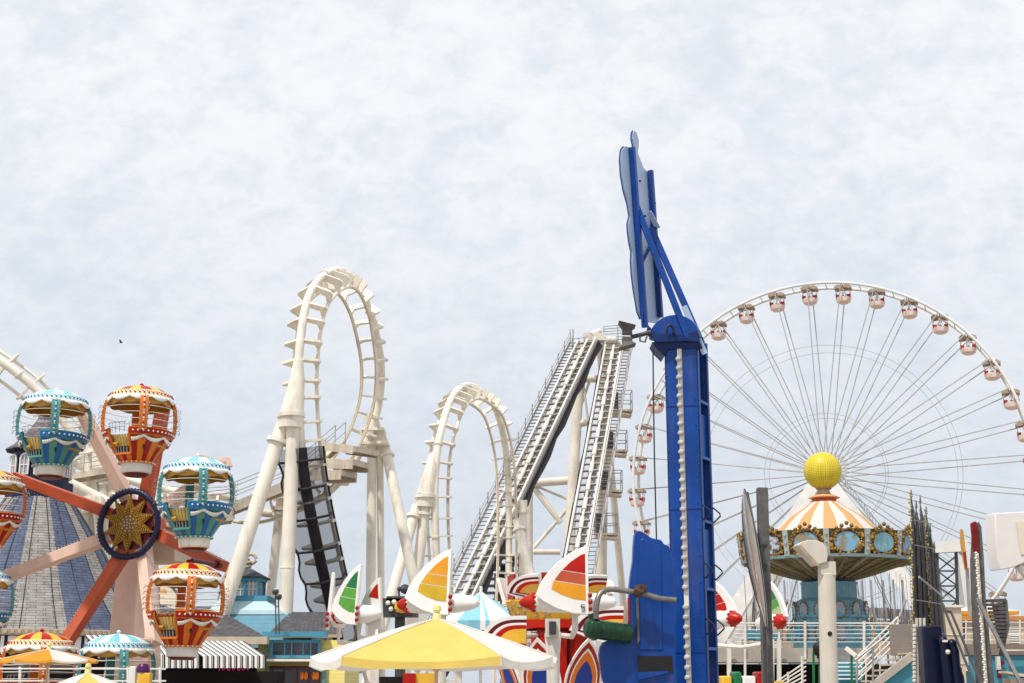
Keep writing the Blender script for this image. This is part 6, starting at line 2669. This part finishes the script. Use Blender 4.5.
# lattice gantry
gt = Thing('lattice_gantry', 'grey lattice gantry with a flat top beam behind the spiky light boards', 'gantry', AT(950, 0, 90))
Yg = 90
c = MB()
c.beam(P(930, 548, Yg), P(966, 546, Yg), .9, .7)
c.prism([P(958, 543, Yg - .3), P(964, 543, Yg - .3), P(966, 556, Yg - .3), P(961, 552, Yg - .3)], (0, .6, 0))
gt.part('top_beam', c, 'steel_white')
c = MB()
for (xa, xb) in ((937, 940), (956, 961)):
    c.beam(P(xa, 552, Yg), AT(xb, 0, Yg), .16)
for k in range(6):
    y0 = 556 + k * 15
    xa0, xa1 = 937 + k * .4, 937.5 + (k + 1) * .4
    xb0, xb1 = 956 + k * .5, 956.5 + (k + 1) * .5
    c.beam(P(xa0, y0, Yg), P(xb1, y0 + 15, Yg), .08)
    c.beam(P(xb0, y0, Yg), P(xa1, y0 + 15, Yg), .08)
    c.beam(P(xa1, y0 + 15, Yg), P(xb1, y0 + 15, Yg), .10)
gt.part('truss', c, 'steel_dark')
c = MB()
c.beam(P(963, 556, 100), AT(984, 0, 100), 1.0, 1.0)
gt.part('leaning_leg', c, 'steel_white')
# beige hut, louvred building, tent, teal wall
ht = Thing('beige_hut', 'tall narrow beige hut between the lattice boards and the dark pylon', 'hut', AT(955, 0, 50))
c = MB()
z_h = P(952, 607, 50).z
xh = P(951, 640, 50).x
c.box((xh, 50.8, z_h / 2), (.95, 1.4, z_h))
b_h = ht.part('wall', c, 'stone', bevel=.02)
c = MB()
c.box((xh, 50.8, z_h + .03), (1.1, 1.6, .08))
for zf in (.3, .55, .78):
    c.box((xh, 50.08, z_h * zf), (.92, .03, .03))
ht.part('roof', c, 'white_dirty')
lv = Thing('louvred_building', 'long beige building with louvre panels and an orange roof edge at the right', 'building', AT(1000, 0, 58))
Yv = 58
c = MB()
def wb(x0, y0, x1, y1, Y, d=.2, m=0, c=None):
    a_, b_ = P(x0, y1, Y), P(x1, y0, Y)
    c.box(((a_.x + b_.x) / 2, Y + d / 2, (a_.z + b_.z) / 2), (b_.x - a_.x, d, b_.z - a_.z), m=m)
wb(960, 620, 1060, 646, Yv, 4, 0, c)
lw = lv.part('wall', c, 'stone')
c = MB()
wb(958, 616, 1062, 620.5, Yv - .2, 4.4, 0, c)
lv.part('roof', c, mat('roof_orange', (.60, .30, .10), .6, .1, 1))
for (x0, x1) in ((962, 966), (973, 980), (1009, 1020)):
    c = MB()
    for k in range(9):
        y_ = 624 + k * 2.3
        c.beam(P(x0, y_, Yv - .05), P(x1, y_, Yv - .05), .05, .05)
    lv.part('louvre', c, 'steel_dark' if x0 < 990 else 'white', lw)
c = MB()
for y_ in (622, 628, 634, 640):
    c.tube([P(955, y_, Yv - 1.5), P(1060, y_ + .5, Yv - 1.5)], .02, 4)
for x_ in (966, 976, 990, 1003, 1020):
    c.tube([P(x_, 620, Yv - 1.5), P(x_, 645, Yv - 1.5)], .03, 5)
lv.part('railing', c, 'white_dirty')
c = MB()
wb(950, 644, 1070, 655, Yv - 2, 6, 0, c)
lv.part('deck_band', c, mat('band_brown', (.22, .17, .14), .7, .1, 1))
c = MB()
wb(950, 655.3, 1070, 720, Yv - 1.9, 5.8, 0, c)
lv.part('base_wall', c, 'teal_wall')
c = MB()
for (x_, y_) in ((998, 663),):
    c.box(P(x_, y_, Yv - 2.1), (.14, .2, .5)); 
wb(960, 656.5, 968, 671, Yv - 2.2, .2, 0, c)
wb(1005, 649.5, 1030, 650.8, Yv - 2.3, .1, 0, c)
lv.part('wall_box', c, 'white_dirty')
c = MB()
c.tube([P(1002, 663, Yv - 2.0), P(1002, 663, Yv - 2.2)], .1, 10)
c.box(P(999, 672, Yv - 2.1), (.1, .2, .5))
lv.part('alarm_bell', c, 'maroon')
c = MB()
a_ = P(1022, 676, 50)
c.prism([P(1006, 671, 50), P(1024, 674, 50), P(1050, 678, 50), P(1050, 681, 50), P(1024, 677, 50), P(1006, 673, 50)], (0, .8, 0))
c.box(AT(1020, .95, 50.6), (.8, .8, 1.8))
single('small_booth', c, 'stone', 'low beige booth with a slanted roof at the bottom right corner', 'booth', AT(1020, 0, 50.6))
tn = Thing('tent', 'white tent top with an orange edge between the gantry and the dark pylon', 'tent', AT(976, 0, 70))
ap = P(978, 604, 70)
c = MB()
zq = P(976, 612.5, 70).z
pts = [V((ap.x + 1.5 * i, 70 + 1.5 * j, zq)) for i, j in ((-1, -1), (1, -1), (1, 1), (-1, 1))]
for i in range(4):
    c.add([pts[i], pts[(i + 1) % 4], ap], [(0, 1, 2)], 0)
    c.add([pts[i] - Z * .15, pts[(i + 1) % 4] - Z * .15, pts[(i + 1) % 4], pts[i]], [(0, 1, 2, 3)], 1)
tn.part('canopy', c, ['canvas_white', 'canvas_orange'], smooth=False)
c = MB()
for p_ in pts:
    c.tube([V((p_.x, p_.y, 0)), p_], .05, 6)
tn.part('pole', c, 'white')
# curved white sign box at the right edge
sg = Thing('sign_box', 'large white curved sign box with a cream panel at the right edge', 'sign', AT(1040, 0, 30))
Ys = 30
c = MB()
front = [(995, 513), (1060, 510), (1060, 550), (1024, 563), (1012, 568), (1000, 570), (998, 560), (996, 540)]
c.prism([P(x, y, Ys) for x, y in front], (-.10, .35, 0))
bx = sg.part('box', c, 'sign_white' if 'sign_white' in M else mk('sign_white', (.70, .67, .66), .4, .04, 2), bevel=.02)
c = MB()
c.prism([P(1016, 522, Ys - .01), P(1060, 519, Ys - .01), P(1060, 545, Ys - .01), P(1021, 555, Ys - .01)], (0, -.012, 0))
sg.part('panel', c, mat('sign_cream', (.68, .62, .50), .5, .05, 2), bx)
c = MB()
c.tube([P(1018, 566, Ys + .15), P(1040, 590, Ys + .2), AT(1052, 0, Ys + .3)], .09, 8)
sg.part('support_arm', c, 'white_dirty')

# a small bird high over the balloon wheel
c = MB()
q = P(121, 342.5, 70)
c.sphere(q, .05, 8, 0, (1.8, .8, .8))
c.add([q + V((-.05, 0, .02)), q + V((.06, 0, .02)), q + V((.02, -.25, .10)), q + V((-.06, -.22, .09))], [(0, 1, 2, 3)])
c.add([q + V((-.05, 0, .02)), q + V((.06, 0, .02)), q + V((.02, .25, .10)), q + V((-.06, .22, .09))], [(3, 2, 1, 0)])
single('bird', c, 'steel_dark', 'tiny dark bird flying in the sky above the left gondolas', 'bird', q)
